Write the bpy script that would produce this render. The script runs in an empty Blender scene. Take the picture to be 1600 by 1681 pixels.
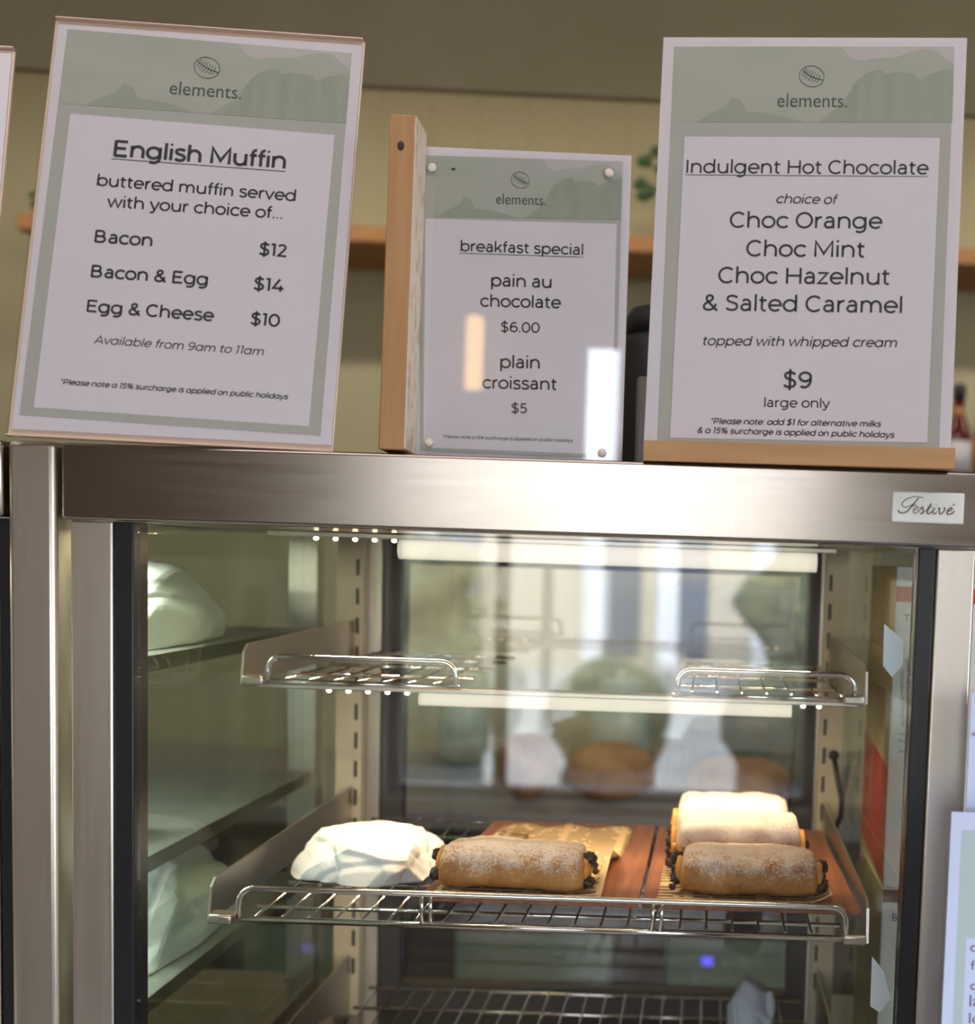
import bpy, bmesh, math, random
from math import radians, sin, cos, pi, tan
from mathutils import Vector, Matrix, Euler, noise

# ------------------------------------------------------------------ camera, light, exposure
SC = bpy.context.scene
COL = SC.collection
FPX, PPX, PPY = 2000.0, 1160.0, 1059.0          # focal length and principal point for a 1600x1681 picture
PITCH, ROLL = radians(4.1), radians(1.88)
CAM = Vector((0, -2000 / 2400, 1.5))
_r0, _d, _u0 = Vector((1, 0, 0)), Vector((0, cos(PITCH), -sin(PITCH))), Vector((0, sin(PITCH), cos(PITCH)))
_r = cos(ROLL) * _r0 + sin(ROLL) * _u0
_u = -sin(ROLL) * _r0 + cos(ROLL) * _u0
cd = bpy.data.cameras.new('camera')
cam = bpy.data.objects.new('camera', cd)
COL.objects.link(cam)
M = Matrix((( _r.x, _u.x, -_d.x, CAM.x), (_r.y, _u.y, -_d.y, CAM.y), (_r.z, _u.z, -_d.z, CAM.z), (0, 0, 0, 1)))
cam.matrix_world = M
cd.sensor_fit = 'HORIZONTAL'
cd.sensor_width = 36
cd.lens = 36 * FPX / 1600
cd.shift_x = -(PPX - 800) / 1600
cd.shift_y = (PPY - 840.5) / 1600
cd.clip_start = 0.02
cd.dof.use_dof = True
cd.dof.focus_distance = 0.92
cd.dof.aperture_fstop = 5.2
SC.camera = cam
SC.view_settings.view_transform = 'Standard'
SC.view_settings.look = 'None'
SC.view_settings.exposure = 0.0
SC.view_settings.gamma = 1.0
SC.view_settings.use_curve_mapping = False
SC.cycles.use_denoising = True
SC.cycles.max_bounces = 10
SC.cycles.diffuse_bounces = 4
SC.cycles.glossy_bounces = 5
SC.cycles.transparent_max_bounces = 24
SC.cycles.sample_clamp_indirect = 6.0
SC.cycles.caustics_reflective = False
SC.cycles.caustics_refractive = False

W = bpy.data.worlds.new('sky')
SC.world = W
W.use_nodes = True
wn = W.node_tree
bg = wn.nodes['Background']
tc = wn.nodes.new('ShaderNodeTexCoord')
sx = wn.nodes.new('ShaderNodeSeparateXYZ')
rp = wn.nodes.new('ShaderNodeValToRGB')
wn.links.new(tc.outputs['Generated'], sx.inputs[0])
wn.links.new(sx.outputs['Z'], rp.inputs[0])
wn.links.new(rp.outputs[0], bg.inputs[0])
rp.color_ramp.elements[0].color = (0.95, 0.97, 1.0, 1)
rp.color_ramp.elements[1].position = 0.6
rp.color_ramp.elements[1].color = (0.55, 0.72, 1.0, 1)
bg.inputs[1].default_value = 14.0


def lamp(name, kind, loc, energy, color, rot=(0, 0, 0), **kw):
    l = bpy.data.lights.new(name, kind)
    l.energy = energy
    l.color = color
    for k, v in kw.items():
        setattr(l, k, v)
    o = bpy.data.objects.new(name, l)
    o.location = loc
    o.rotation_euler = rot
    COL.objects.link(o)
    return o


lamp('sun', 'SUN', (0, 6, 8), 17.0, (1.0, 0.93, 0.80), rot=(radians(-48), 0, radians(-25)), angle=radians(0.6))
# added fill lights, unseen; panel and strip for them are built further down
lamp('front_fill_light', 'AREA', (-0.3, -0.55, 2.93), 11, (1.0, 0.88, 0.84), shape='RECTANGLE', size=2.6, size_y=0.4)
lamp('back_fill_light', 'AREA', (0.0, 1.985, 2.56), 18, (1.0, 0.91, 0.72), rot=(radians(48), 0, 0), shape='RECTANGLE', size=4.6, size_y=0.05)


# ------------------------------------------------------------------ helpers
def at(px, py, Y):
    """the point of the plane at depth Y that the picture point (px, py) shows"""
    v = _d + (px - PPX) / FPX * _r - (py - PPY) / FPX * _u
    return CAM + v * ((Y - CAM.y) / v.y)


def atX(px, py, X):
    v = _d + (px - PPX) / FPX * _r - (py - PPY) / FPX * _u
    return CAM + v * ((X - CAM.x) / v.x)


def mat(name, color=(0.8, 0.8, 0.8), rough=0.5, metal=0.0, **kw):
    m = bpy.data.materials.new(name)
    m.use_nodes = True
    b = m.node_tree.nodes['Principled BSDF']
    b.inputs['Base Color'].default_value = (*color, 1)
    b.inputs['Roughness'].default_value = rough
    b.inputs['Metallic'].default_value = metal
    for k, v in kw.items():
        b.inputs[k.replace('_', ' ')].default_value = v
    return m


def nd(m, t, **kw):
    n = m.node_tree.nodes.new(t)
    for k, v in kw.items():
        setattr(n, k, v)
    return n


def lk(m, a, b):
    m.node_tree.links.new(a, b)


def bsdf(m):
    return m.node_tree.nodes['Principled BSDF']


def noisy(m, c1, c2, scale=(1, 1, 1), nscale=10.0, detail=4, lo=0.35, hi=0.65, bump=0.0, dist=0.001, coord='Object'):
    """two colours mixed by stretched noise, with optional bump"""
    t = nd(m, 'ShaderNodeTexCoord')
    mp = nd(m, 'ShaderNodeMapping')
    mp.inputs['Scale'].default_value = scale
    n = nd(m, 'ShaderNodeTexNoise')
    n.inputs['Scale'].default_value = nscale
    n.inputs['Detail'].default_value = detail
    r = nd(m, 'ShaderNodeValToRGB')
    r.color_ramp.elements[0].position = lo
    r.color_ramp.elements[1].position = hi
    r.color_ramp.elements[0].color = (*c1, 1)
    r.color_ramp.elements[1].color = (*c2, 1)
    lk(m, t.outputs[coord], mp.inputs[0])
    lk(m, mp.outputs[0], n.inputs['Vector'])
    lk(m, n.outputs['Fac'], r.inputs[0])
    lk(m, r.outputs[0], bsdf(m).inputs['Base Color'])
    if bump:
        bp = nd(m, 'ShaderNodeBump')
        bp.inputs['Strength'].default_value = bump
        bp.inputs['Distance'].default_value = dist
        lk(m, n.outputs['Fac'], bp.inputs['Height'])
        lk(m, bp.outputs[0], bsdf(m).inputs['Normal'])
    return m


def emit(name, color, s):
    m = bpy.data.materials.new(name)
    m.use_nodes = True
    nt = m.node_tree
    nt.nodes.remove(nt.nodes['Principled BSDF'])
    e = nt.nodes.new('ShaderNodeEmission')
    e.inputs[0].default_value = (*color, 1)
    e.inputs[1].default_value = s
    nt.links.new(e.outputs[0], nt.nodes['Material Output'].inputs[0])
    return m


def glass(name, tint=(1, 1, 1), f0=0.045, rough=0.0, f90=1.0):
    """clear sheet: see-through, with a mirror share that grows towards grazing angles"""
    m = bpy.data.materials.new(name)
    m.use_nodes = True
    nt = m.node_tree
    nt.nodes.remove(nt.nodes['Principled BSDF'])
    tr = nt.nodes.new('ShaderNodeBsdfTransparent')
    tr.inputs[0].default_value = (*tint, 1)
    gl = nt.nodes.new('ShaderNodeBsdfGlossy')
    gl.inputs['Roughness'].default_value = rough
    lw = nt.nodes.new('ShaderNodeLayerWeight')
    lw.inputs[0].default_value = 0.5
    p = nt.nodes.new('ShaderNodeMath'); p.operation = 'POWER'; p.inputs[1].default_value = 5
    a = nt.nodes.new('ShaderNodeMath'); a.operation = 'MULTIPLY_ADD'
    a.inputs[1].default_value = f90 - f0; a.inputs[2].default_value = f0
    mx = nt.nodes.new('ShaderNodeMixShader')
    nt.links.new(lw.outputs['Facing'], p.inputs[0])
    nt.links.new(p.outputs[0], a.inputs[0])
    nt.links.new(a.outputs[0], mx.inputs[0])
    nt.links.new(tr.outputs[0], mx.inputs[1])
    nt.links.new(gl.outputs[0], mx.inputs[2])
    nt.links.new(mx.outputs[0], nt.nodes['Material Output'].inputs[0])
    return m


class MB:
    """collects shapes and links them as ONE mesh object"""

    def __init__(s):
        s.v, s.f, s.sm, s.uv = [], [], [], {}

    def add(s, vs, fs, smooth=False):
        o = len(s.v)
        s.v += [tuple(v) for v in vs]
        for f in fs:
            s.f.append(tuple(i + o for i in f))
            s.sm.append(smooth)
        return s

    def box(s, a, b, bev=0.0, seg=2):
        x0, y0, z0 = [min(p, q) for p, q in zip(a, b)]
        x1, y1, z1 = [max(p, q) for p, q in zip(a, b)]
        if bev <= 0:
            s.add([(x0, y0, z0), (x1, y0, z0), (x1, y1, z0), (x0, y1, z0), (x0, y0, z1), (x1, y0, z1), (x1, y1, z1), (x0, y1, z1)],
                  [(0, 3, 2, 1), (4, 5, 6, 7), (0, 1, 5, 4), (1, 2, 6, 5), (2, 3, 7, 6), (3, 0, 4, 7)])
            return s
        bm = bmesh.new()
        bmesh.ops.create_cube(bm, size=1)
        for v in bm.verts:
            v.co = Vector(((x0 + x1) / 2 + v.co.x * (x1 - x0), (y0 + y1) / 2 + v.co.y * (y1 - y0), (z0 + z1) / 2 + v.co.z * (z1 - z0)))
        bmesh.ops.bevel(bm, geom=bm.edges[:], offset=bev, segments=seg, affect='EDGES', profile=0.5)
        bm.verts.index_update()
        bm.normal_update()
        o = len(s.v)
        s.v += [tuple(v.co) for v in bm.verts]
        for f in bm.faces:                        # the six big faces stay flat, only the rounded edges are smooth
            s.f.append(tuple(o + v.index for v in f.verts))
            s.sm.append(max(abs(c) for c in f.normal) < .9995)
        bm.free()
        return s

    def tube(s, pts, r, n=8, closed=False):
        pts = [Vector(p) for p in pts]
        k = len(pts)
        vs, fs = [], []
        up = None
        for i, p in enumerate(pts):
            if closed:
                t = (pts[(i + 1) % k] - pts[i - 1])
            else:
                t = pts[min(i + 1, k - 1)] - pts[max(i - 1, 0)]
            t.normalize()
            if up is None:
                up = Vector((0, 0, 1)) if abs(t.z) < 0.9 else Vector((0, 1, 0))
            a = t.cross(up)
            if a.length < 1e-6:
                a = t.cross(Vector((1, 0, 0)))
            a.normalize()
            b = a.cross(t).normalized()
            up = b
            rr = r[i] if isinstance(r, (list, tuple)) else r
            for j in range(n):
                q = 2 * pi * j / n
                vs.append(p + (a * cos(q) + b * sin(q)) * rr)
        m = k if closed else k - 1
        for i in range(m):
            for j in range(n):
                i2 = (i + 1) % k
                fs.append((i * n + j, i2 * n + j, i2 * n + (j + 1) % n, i * n + (j + 1) % n))
        s.add(vs, fs, True)
        if not closed:
            o = len(s.v) - len(vs)
            s.f.append(tuple(o + j for j in reversed(range(n)))); s.sm.append(False)
            s.f.append(tuple(o + (k - 1) * n + j for j in range(n))); s.sm.append(False)
        return s

    def lathe(s, prof, c=(0, 0, 0), n=24):
        vs, fs = [], []
        for (r, z) in prof:
            for j in range(n):
                q = 2 * pi * j / n
                vs.append((c[0] + r * cos(q), c[1] + r * sin(q), c[2] + z))
        for i in range(len(prof) - 1):
            for j in range(n):
                fs.append((i * n + j, i * n + (j + 1) % n, (i + 1) * n + (j + 1) % n, (i + 1) * n + j))
        fs.append(tuple(reversed(range(n))))
        fs.append(tuple((len(prof) - 1) * n + j for j in range(n)))
        return s.add(vs, fs, True)

    def prism(s, poly, off):
        """a planar polygon (3-D points) given a thickness vector"""
        n = len(poly)
        off = Vector(off)
        vs = [Vector(p) for p in poly] + [Vector(p) + off for p in poly]
        fs = [tuple(reversed(range(n))), tuple(range(n, 2 * n))]
        fs += [(i, (i + 1) % n, n + (i + 1) % n, n + i) for i in range(n)]
        return s.add(vs, fs)

    def blob(s, c, r, sub=2, jag=0.0, seed=0):
        bm = bmesh.new()
        bmesh.ops.create_icosphere(bm, subdivisions=sub, radius=1)
        r = (r, r, r) if not isinstance(r, (tuple, list)) else r
        vs = []
        for v in bm.verts:
            k = 1 + jag * noise.noise(v.co * 2.2 + Vector((seed * 7.3, seed * 1.7, 0)))
            vs.append((c[0] + v.co.x * r[0] * k, c[1] + v.co.y * r[1] * k, c[2] + v.co.z * r[2] * k))
        bm.verts.index_update()
        s.add(vs, [[v.index for v in f.verts] for f in bm.faces], True)
        bm.free()
        return s

    def build(s, name, m, parent=None):
        me = bpy.data.meshes.new(name)
        me.from_pydata(s.v, [], s.f)
        me.polygons.foreach_set('use_smooth', s.sm)
        bm = bmesh.new()
        bm.from_mesh(me)
        bmesh.ops.recalc_face_normals(bm, faces=bm.faces)
        bm.to_mesh(me)
        bm.free()
        if m:
            me.materials.append(m)
        o = bpy.data.objects.new(name, me)
        COL.objects.link(o)
        if parent:
            o.parent = parent
        return o


def tag(o, label, cat, group=None, kind=None):
    o['label'] = label
    o['category'] = cat
    if group:
        o['group'] = group
    if kind:
        o['kind'] = kind
    return o


def thing(name, label, cat, loc=(0, 0, 0), rot=(0, 0, 0), group=None):
    o = bpy.data.objects.new(name, None)
    o.empty_display_size = 0.05
    COL.objects.link(o)
    o.location = loc
    o.rotation_euler = rot
    return tag(o, label, cat, group)


def struct(o):
    o['kind'] = 'structure'
    return o


def local(parent):
    """world point -> the thing's own coordinates"""
    mw = Matrix.LocRotScale(parent.location, parent.rotation_euler, None).inverted()
    return lambda p: mw @ Vector(p)


_txt = {}


def text_mesh(body, shear=0.0, offset=0.0, spacing=1.0):
    key = (body, shear, offset, spacing)
    if key in _txt:
        return _txt[key]
    cu = bpy.data.curves.new('t', 'FONT')
    cu.body = body
    cu.shear = shear
    cu.offset = offset
    cu.space_character = spacing
    cu.resolution_u = 3
    o = bpy.data.objects.new('t', cu)
    COL.objects.link(o)
    dg = bpy.context.evaluated_depsgraph_get()
    me = bpy.data.meshes.new_from_object(o.evaluated_get(dg))
    vs = [v.co.copy() for v in me.vertices]
    fs = [tuple(p.vertices) for p in me.polygons]
    bpy.data.objects.remove(o)
    bpy.data.curves.remove(cu)
    bpy.data.meshes.remove(me)
    _txt[key] = (vs, fs)
    return vs, fs


def put_text(mb, body, p0, p1, n, ky=0.92, shear=0.0, offset=0.0, spacing=1.0, xh=None):
    """lay a line of lettering from baseline start p0 to baseline end p1 on a face with outward normal n"""
    vs, fs = text_mesh(body, shear, offset, spacing)
    if not vs:
        return
    p0, p1, n = Vector(p0), Vector(p1), Vector(n).normalized()
    ax = p1 - p0
    w = ax.length
    ax.normalize()
    up = n.cross(ax).normalized()
    x0 = min(v.x for v in vs)
    x1 = max(v.x for v in vs)
    k = w / (x1 - x0)
    mb.add([p0 + ax * ((v.x - x0) * k) + up * (v.y * k * ky) for v in vs], fs)


# a geometric, even-stroked letter set for the printed menus (units: capitals 700 high)
def _arc(cx, cy, rx, ry, a0, a1):
    n = max(3, int(abs(a1 - a0) / 12))
    return [(cx + rx * cos(radians(a0 + (a1 - a0) * i / n)), cy + ry * sin(radians(a0 + (a1 - a0) * i / n))) for i in range(n + 1)]


def _spl(p, m=5):
    out = []
    for i in range(len(p) - 1):
        a, b_, c, d = p[max(i - 1, 0)], p[i], p[i + 1], p[min(i + 2, len(p) - 1)]
        for k in range(m):
            u = k / m
            out.append(tuple(.5 * (2 * b_[j] + (c[j] - a[j]) * u + (2 * a[j] - 5 * b_[j] + 4 * c[j] - d[j]) * u * u + (3 * b_[j] - a[j] - 3 * c[j] + d[j]) * u ** 3) for j in (0, 1)))
    return out + [p[-1]]


_o = lambda cx, rx=255, cy=262, ry=235: _arc(cx, cy, rx, ry, 0, 360)[:-1] + ['c']
_sp = [(432, 440), (360, 488), (255, 503), (135, 475), (95, 390), (150, 315), (260, 278), (390, 232), (437, 145), (390, 55), (262, 20), (135, 42), (66, 92)]
_Sp = [(x * 1.22, y * 1.29 + 10) for x, y in _sp]
_sh = lambda x0, x1: _arc((x0 + x1) / 2, 280, (x1 - x0) / 2, 217, 180, 0) + [(x1, 0)]
_dot = lambda x, y: [(x - 48, y), (x + 48, y)]
GLYPH = {
    ' ': (265, []), 'a': (575, [[(450, 0)] + _arc(282, 325, 168, 176, 0, 148), [(450, 296), (240, 296)] + _arc(240, 166, 148, 130, 90, 270) + _arc(262, 190, 188, 154, 270, 360)]),
    'ɑ': (680, [_o(315), [(570, 518), (570, 0)]]), 'b': (685, [[(110, 0), (110, 742)], _o(365)]), 'c': (565, [_arc(325, 262, 255, 235, 42, 318)]),
    'd': (685, [_o(315), [(570, 0), (570, 742)]]), 'e': (625, [[(72, 262), (562, 262)] + _arc(318, 262, 247, 235, 3, 316)]),
    'f': (345, [[(160, 0), (160, 560)] + _arc(290, 570, 130, 138, 170, 78), [(40, 478), (330, 478)]]),
    'g': (690, [_o(315), [(572, 518), (572, 50)] + _arc(330, 30, 242, 192, 0, -128)]), 'h': (670, [[(110, 0), (110, 742)], _sh(110, 560)]),
    'i': (220, [[(110, 0), (110, 518)], _dot(110, 690)]), 'k': (575, [[(110, 0), (110, 742)], [(120, 165), (505, 520)], [(255, 300), (530, 0)]]),
    'l': (220, [[(110, 0), (110, 742)]]), 'm': (1010, [[(110, 0), (110, 518)], _sh(110, 505), _sh(505, 900)]), 'n': (670, [[(110, 0), (110, 518)], _sh(110, 560)]),
    'o': (625, [_o(312)]), 'p': (685, [[(110, -194), (110, 518)], _o(365)]), 'r': (400, [[(110, 0), (110, 518)], _arc(345, 275, 235, 222, 180, 88)]),
    's': (500, [_spl(_sp)]), 't': (400, [[(160, 640), (160, 160)] + _arc(285, 150, 125, 122, 185, 292), [(40, 478), (345, 478)]]),
    'u': (665, [[(105, 518)] + _arc(330, 240, 225, 217, 180, 360), [(555, 518), (555, 0)]]), 'v': (555, [[(30, 518), (278, 20), (526, 518)]]),
    'w': (860, [[(30, 518), (230, 20), (430, 505), (630, 20), (830, 518)]]), 'x': (545, [[(40, 518), (505, 0)], [(505, 518), (40, 0)]]),
    'y': (560, [[(30, 518), (288, 0)], [(530, 518), (265, -70)] + _spl([(265, -70), (215, -140), (140, -162), (48, -128)])]), 'z': (525, [[(60, 482), (455, 482), (75, 36), (470, 36)]]),
    'A': (740, [[(35, 0), (370, 680), (705, 0)], [(150, 200), (590, 200)]]),
    'B': (755, [[(110, 0), (110, 700)], [(110, 664), (375, 664)] + _arc(375, 515, 165, 149, 85, -90) + [(110, 366)], [(375, 366)] + _arc(405, 201, 190, 165, 90, -90) + [(110, 36)]]),
    'C': (725, [_arc(395, 350, 325, 325, 45, 315)]), 'E': (670, [[(110, 0), (110, 700)], [(110, 664), (580, 664)], [(110, 362), (530, 362)], [(110, 36), (595, 36)]]),
    'H': (785, [[(110, 0), (110, 700)], [(672, 0), (672, 700)], [(110, 355), (672, 355)]]), 'I': (250, [[(122, 0), (122, 700)]]),
    'M': (925, [[(110, 0), (110, 680), (462, 140), (815, 680), (815, 0)]]), 'O': (800, [_o(400, 328, 350, 325)]),
    'P': (710, [[(110, 0), (110, 700)], [(110, 664), (365, 664)] + _arc(365, 455, 210, 209, 85, -90) + [(110, 246)]]), 'S': (630, [_spl(_Sp)]),
    '$': (640, [_spl(_Sp), [(318, -95), (318, 800)]]),
    '&': (700, [_spl([(655, -5), (420, 235), (225, 430), (188, 540), (235, 632), (330, 662), (420, 632), (452, 555), (405, 462), (280, 385), (140, 295), (85, 185), (130, 80), (255, 32), (400, 52), (525, 145), (598, 300)])]),
    '1': (350, [[(35, 664), (205, 664), (205, 0)]]), '2': (580, [_spl([(78, 570), (150, 640), (265, 666), (390, 632), (440, 535), (415, 435), (330, 320), (90, 40)]) + [(525, 36)]]),
    '4': (680, [[(400, 700), (75, 185), (630, 185)], [(470, 0), (470, 340)]]), '5': (590, [[(490, 664), (160, 664), (132, 398)] + _spl([(132, 398), (300, 402), (440, 350), (492, 215), (430, 85), (275, 34), (80, 92)])]),
    '6': (640, [_o(330, 235, 222, 187), _spl([(95, 230), (105, 420), (190, 590), (330, 662), (510, 628)])]), '9': (640, [_o(305, 230, 482, 183), _spl([(535, 470), (525, 280), (440, 110), (300, 38), (120, 72)])]),
    '0': (675, [_o(337, 260, 350, 325)]), '%': (860, [_o(200, 130, 520, 150), _o(655, 130, 180, 150), [(650, 700), (205, 0)]]),
    '*': (400, [[(200, 480), (200, 720)], [(100, 540), (300, 660)], [(300, 540), (100, 660)]]), '.': (220, [_dot(108, 48)]), ':': (220, [_dot(108, 48), _dot(108, 440)]),
}


def stroke_text(body, weight, shear):
    vs, fs = [], []
    X, h = 0.0, weight / 2
    for ch in body:
        if shear and ch == 'a':
            ch = 'ɑ'
        adv, strokes = GLYPH[ch]
        for st in strokes:
            closed = st[-1] == 'c'
            p = [Vector((q[0], q[1])) for q in (st[:-1] if closed else st)]
            p = [q for i, q in enumerate(p) if i == 0 or (q - p[i - 1]).length > 1e-3]
            n, o = len(p), len(vs)
            hh = h if not (len(p) == 2 and (p[1] - p[0]).length == 96) else 48
            for i in range(n):
                a = p[i - 1] if (i or closed) else None
                c = p[(i + 1) % n] if (i < n - 1 or closed) else None
                d1 = (p[i] - a).normalized() if a is not None else None
                d2 = (c - p[i]).normalized() if c is not None else None
                d1, d2 = d1 or d2, d2 or d1
                n1, n2 = Vector((-d1.y, d1.x)), Vector((-d2.y, d2.x))
                m = n1 + n2
                m = m.normalized() if m.length > 1e-6 else n1
                k = hh / max(.52, m.dot(n1))
                for s_ in (1, -1):
                    q = p[i] + m * k * s_
                    vs.append(Vector(((X + q.x + shear * q.y) / 1000, q.y / 1000, 0)))
            for i in range(n if closed else n - 1):
                j = (i + 1) % n
                fs.append((o + 2 * i, o + 2 * i + 1, o + 2 * j + 1, o + 2 * j))
        X += adv
    return vs, fs


def put_print(mb, body, p0, p1, n, weight=80, shear=0.0, ky=1.0):
    """a line in that letter set, from baseline start p0 to baseline end p1"""
    vs, fs = stroke_text(body, weight, shear)
    p0, p1, n = Vector(p0), Vector(p1), Vector(n).normalized()
    ax = p1 - p0
    w = ax.length
    ax.normalize()
    up = n.cross(ax).normalized()
    x0 = min(v.x for v in vs)
    k = w / (max(v.x for v in vs) - x0)
    mb.add([p0 + ax * ((v.x - x0) * k) + up * (v.y * k * ky) for v in vs], fs)


# ------------------------------------------------------------------ materials
def brushed(name, color, rough, scale, amount=0.10):
    m = mat(name, color, rough, 1.0)
    t = nd(m, 'ShaderNodeTexCoord')
    mp = nd(m, 'ShaderNodeMapping')
    mp.inputs['Scale'].default_value = scale
    n = nd(m, 'ShaderNodeTexNoise')
    n.inputs['Scale'].default_value = 30
    n.inputs['Detail'].default_value = 3
    ma = nd(m, 'ShaderNodeMath', operation='MULTIPLY_ADD')
    ma.inputs[1].default_value = amount
    ma.inputs[2].default_value = rough - amount / 2
    lk(m, t.outputs['Object'], mp.inputs[0])
    lk(m, mp.outputs[0], n.inputs['Vector'])
    lk(m, n.outputs['Fac'], ma.inputs[0])
    lk(m, ma.outputs[0], bsdf(m).inputs['Roughness'])
    bp = nd(m, 'ShaderNodeBump')
    bp.inputs['Strength'].default_value = 0.04
    bp.inputs['Distance'].default_value = 0.0004
    lk(m, n.outputs['Fac'], bp.inputs['Height'])
    lk(m, bp.outputs[0], bsdf(m).inputs['Normal'])
    return m


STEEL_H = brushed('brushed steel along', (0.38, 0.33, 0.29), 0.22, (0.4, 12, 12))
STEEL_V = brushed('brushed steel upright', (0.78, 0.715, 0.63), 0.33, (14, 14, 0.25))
STEEL = mat('satin steel', (0.66, 0.61, 0.54), 0.30, 1.0)
CHROME = mat('bright wire', (0.78, 0.76, 0.73), 0.14, 1.0)
DKSTEEL = mat('dark steel sheet', (0.42, 0.36, 0.29), 0.35, 1.0)  # darker steel in one even tone
CREAM = mat('cream enamel', (0.60, 0.53, 0.38), 0.35)
BLACK = mat('black rubber', (0.012, 0.012, 0.014), 0.35)
DARK = mat('dark grey plastic', (0.035, 0.035, 0.037), 0.45)
PANE = glass('front pane', (0.985, 0.99, 0.985), 0.065)
SIDE = glass('side pane', (0.93, 0.975, 0.95), 0.05, 0.0, 0.5)
CLEAR = glass('clear acrylic', (0.98, 0.98, 0.98), 0.045)
EDGE = mat('acrylic edge glow', (0.84, 0.64, 0.51), 0.2, 0.0, Transmission_Weight=0.0, Coat_Weight=0.5)  # warm lamp glow on the acrylic edges is put into this colour
PAPER = mat('white paper', (0.765, 0.72, 0.78), 0.75)
SAGE = mat('sage print', (0.46, 0.47, 0.425), 0.75)
SAGE2 = noisy(mat('sage sky print', rough=0.75), (0.415, 0.445, 0.375), (0.475, 0.49, 0.43), (1, 1, 3), 14, 3, 0.3, 0.7)
SAGE3 = noisy(mat('sage ridge print', rough=0.75), (0.315, 0.355, 0.28), (0.39, 0.425, 0.35), (3, 1, 0.6), 40, 4, 0.3, 0.7)
SAGE4 = mat('sage far ridge print', (0.355, 0.39, 0.315), 0.75)
CLOUD = mat('pale cloud print', (0.56, 0.53, 0.51), 0.75)
INK = mat('charcoal ink', (0.035, 0.033, 0.045), 0.7)
INKS = mat('soft charcoal ink', (0.11, 0.10, 0.125), 0.7)
INKG = mat('green charcoal ink', (0.07, 0.095, 0.085), 0.7)


def wood(name, c1, c2, scale, ns=8, rough=0.5, bump=0.15):
    return noisy(mat(name, rough=rough), c1, c2, scale, ns, 5, 0.3, 0.72, bump, 0.0006)


PINE = wood('pine', (0.40, 0.205, 0.085), (0.51, 0.285, 0.135), (14, 14, 1.2))
PINE_X = wood('pine along', (0.44, 0.225, 0.09), (0.53, 0.29, 0.13), (1.2, 14, 14))
ENDGRAIN = noisy(mat('pale sawn end', rough=0.7), (0.66, 0.50, 0.36), (0.88, 0.76, 0.62), (6, 6, 3), 24, 4, 0.34, 0.5)
BOARD = wood('red brown board', (0.20, 0.062, 0.028), (0.38, 0.15, 0.075), (16, 1.0, 16), 9, 0.45, 0.2)
SHELFWOOD = wood('orange shelf timber', (0.30, 0.125, 0.035), (0.42, 0.19, 0.065), (1, 12, 12), 6)
WRAP = mat('white wrapping paper', (0.86, 0.85, 0.85), 0.6, 0.0, Subsurface_Weight=0.0)

# ------------------------------------------------------------------ room shell
wallm = mat('olive panelled wall', (0.55, 0.50, 0.34), 0.8)
_t = nd(wallm, 'ShaderNodeTexCoord')
_s = nd(wallm, 'ShaderNodeSeparateXYZ')
_m = nd(wallm, 'ShaderNodeMath', operation='MULTIPLY'); _m.inputs[1].default_value = 1 / 0.14
_f = nd(wallm, 'ShaderNodeMath', operation='FRACT')
_r2 = nd(wallm, 'ShaderNodeValToRGB')
_r2.color_ramp.elements[0].color = (0.46, 0.42, 0.27, 1)
_r2.color_ramp.elements[1].color = (0.55, 0.50, 0.33, 1)
_r2.color_ramp.elements[1].position = 0.06
lk(wallm, _t.outputs['Object'], _s.inputs[0]); lk(wallm, _s.outputs['X'], _m.inputs[0]); lk(wallm, _m.outputs[0], _f.inputs[0])
lk(wallm, _f.outputs[0], _r2.inputs[0]); lk(wallm, _r2.outputs[0], bsdf(wallm).inputs['Base Color'])
sidewall = noisy(mat('brown plaster', rough=0.85), (0.42, 0.32, 0.23), (0.49, 0.375, 0.27), (1, 1, 1), 3)
ceilm = mat('off white ceiling', (0.66, 0.62, 0.56), 0.9)
bulkm = noisy(mat('taupe bulkhead paint', rough=0.9), (0.44, 0.385, 0.25), (0.48, 0.42, 0.28), (1, 1, 1), 4)
floorm = noisy(mat('concrete floor', rough=0.6), (0.22, 0.20, 0.18), (0.30, 0.28, 0.25), (1, 1, 1), 5)

XL, XR, YF, YB, ZC = -3.0, 3.4, -3.0, 2.75, 3.0
struct(MB().box((XL - .15, YF - .15, -.1), (XR + .15, YB + .15, 0)).build('floor', floorm))
struct(MB().box((XL - .15, YF - .15, ZC), (XR + .15, YB + .15, ZC + .12)).build('ceiling', ceilm))
struct(MB().box((XL - .15, YB, 0), (XR + .15, YB + .15, ZC)).build('wall_back', wallm))
struct(MB().box((XL - .15, YF, 0), (XL, YB, ZC)).build('wall_left', sidewall))
struct(MB().box((XR, YF, 0), (XR + .15, YB, ZC)).build('wall_right', sidewall))
# front wall with its window openings: a wide low window, a tall slot above it, an added fill window to the right
wf = MB()
y0, y1 = YF - .15, YF
WIN = [(-1.02, 0.36, 0.70, 1.98), (1.80, 3.3, 0.35, 2.78), (-0.475, -0.36, 1.98, 2.45)]
wf.box((XL, y0, 0), (-1.02, y1, ZC))
wf.box((-1.02, y0, 0), (0.36, y1, 0.70))
wf.box((-1.02, y0, 1.98), (-0.475, y1, 2.45)).box((-0.36, y0, 1.98), (0.36, y1, 2.45))
wf.box((-1.02, y0, 2.45), (0.36, y1, ZC))
wf.box((0.36, y0, 0), (1.80, y1, ZC))
wf.box((1.80, y0, 0), (3.3, y1, 0.35)).box((1.80, y0, 2.78), (3.3, y1, ZC))
wf.box((3.3, y0, 0), (XR, y1, ZC))
struct(wf.build('wall_front', sidewall))
framem = mat('dark window frame', (0.10, 0.085, 0.07), 0.5)


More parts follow.
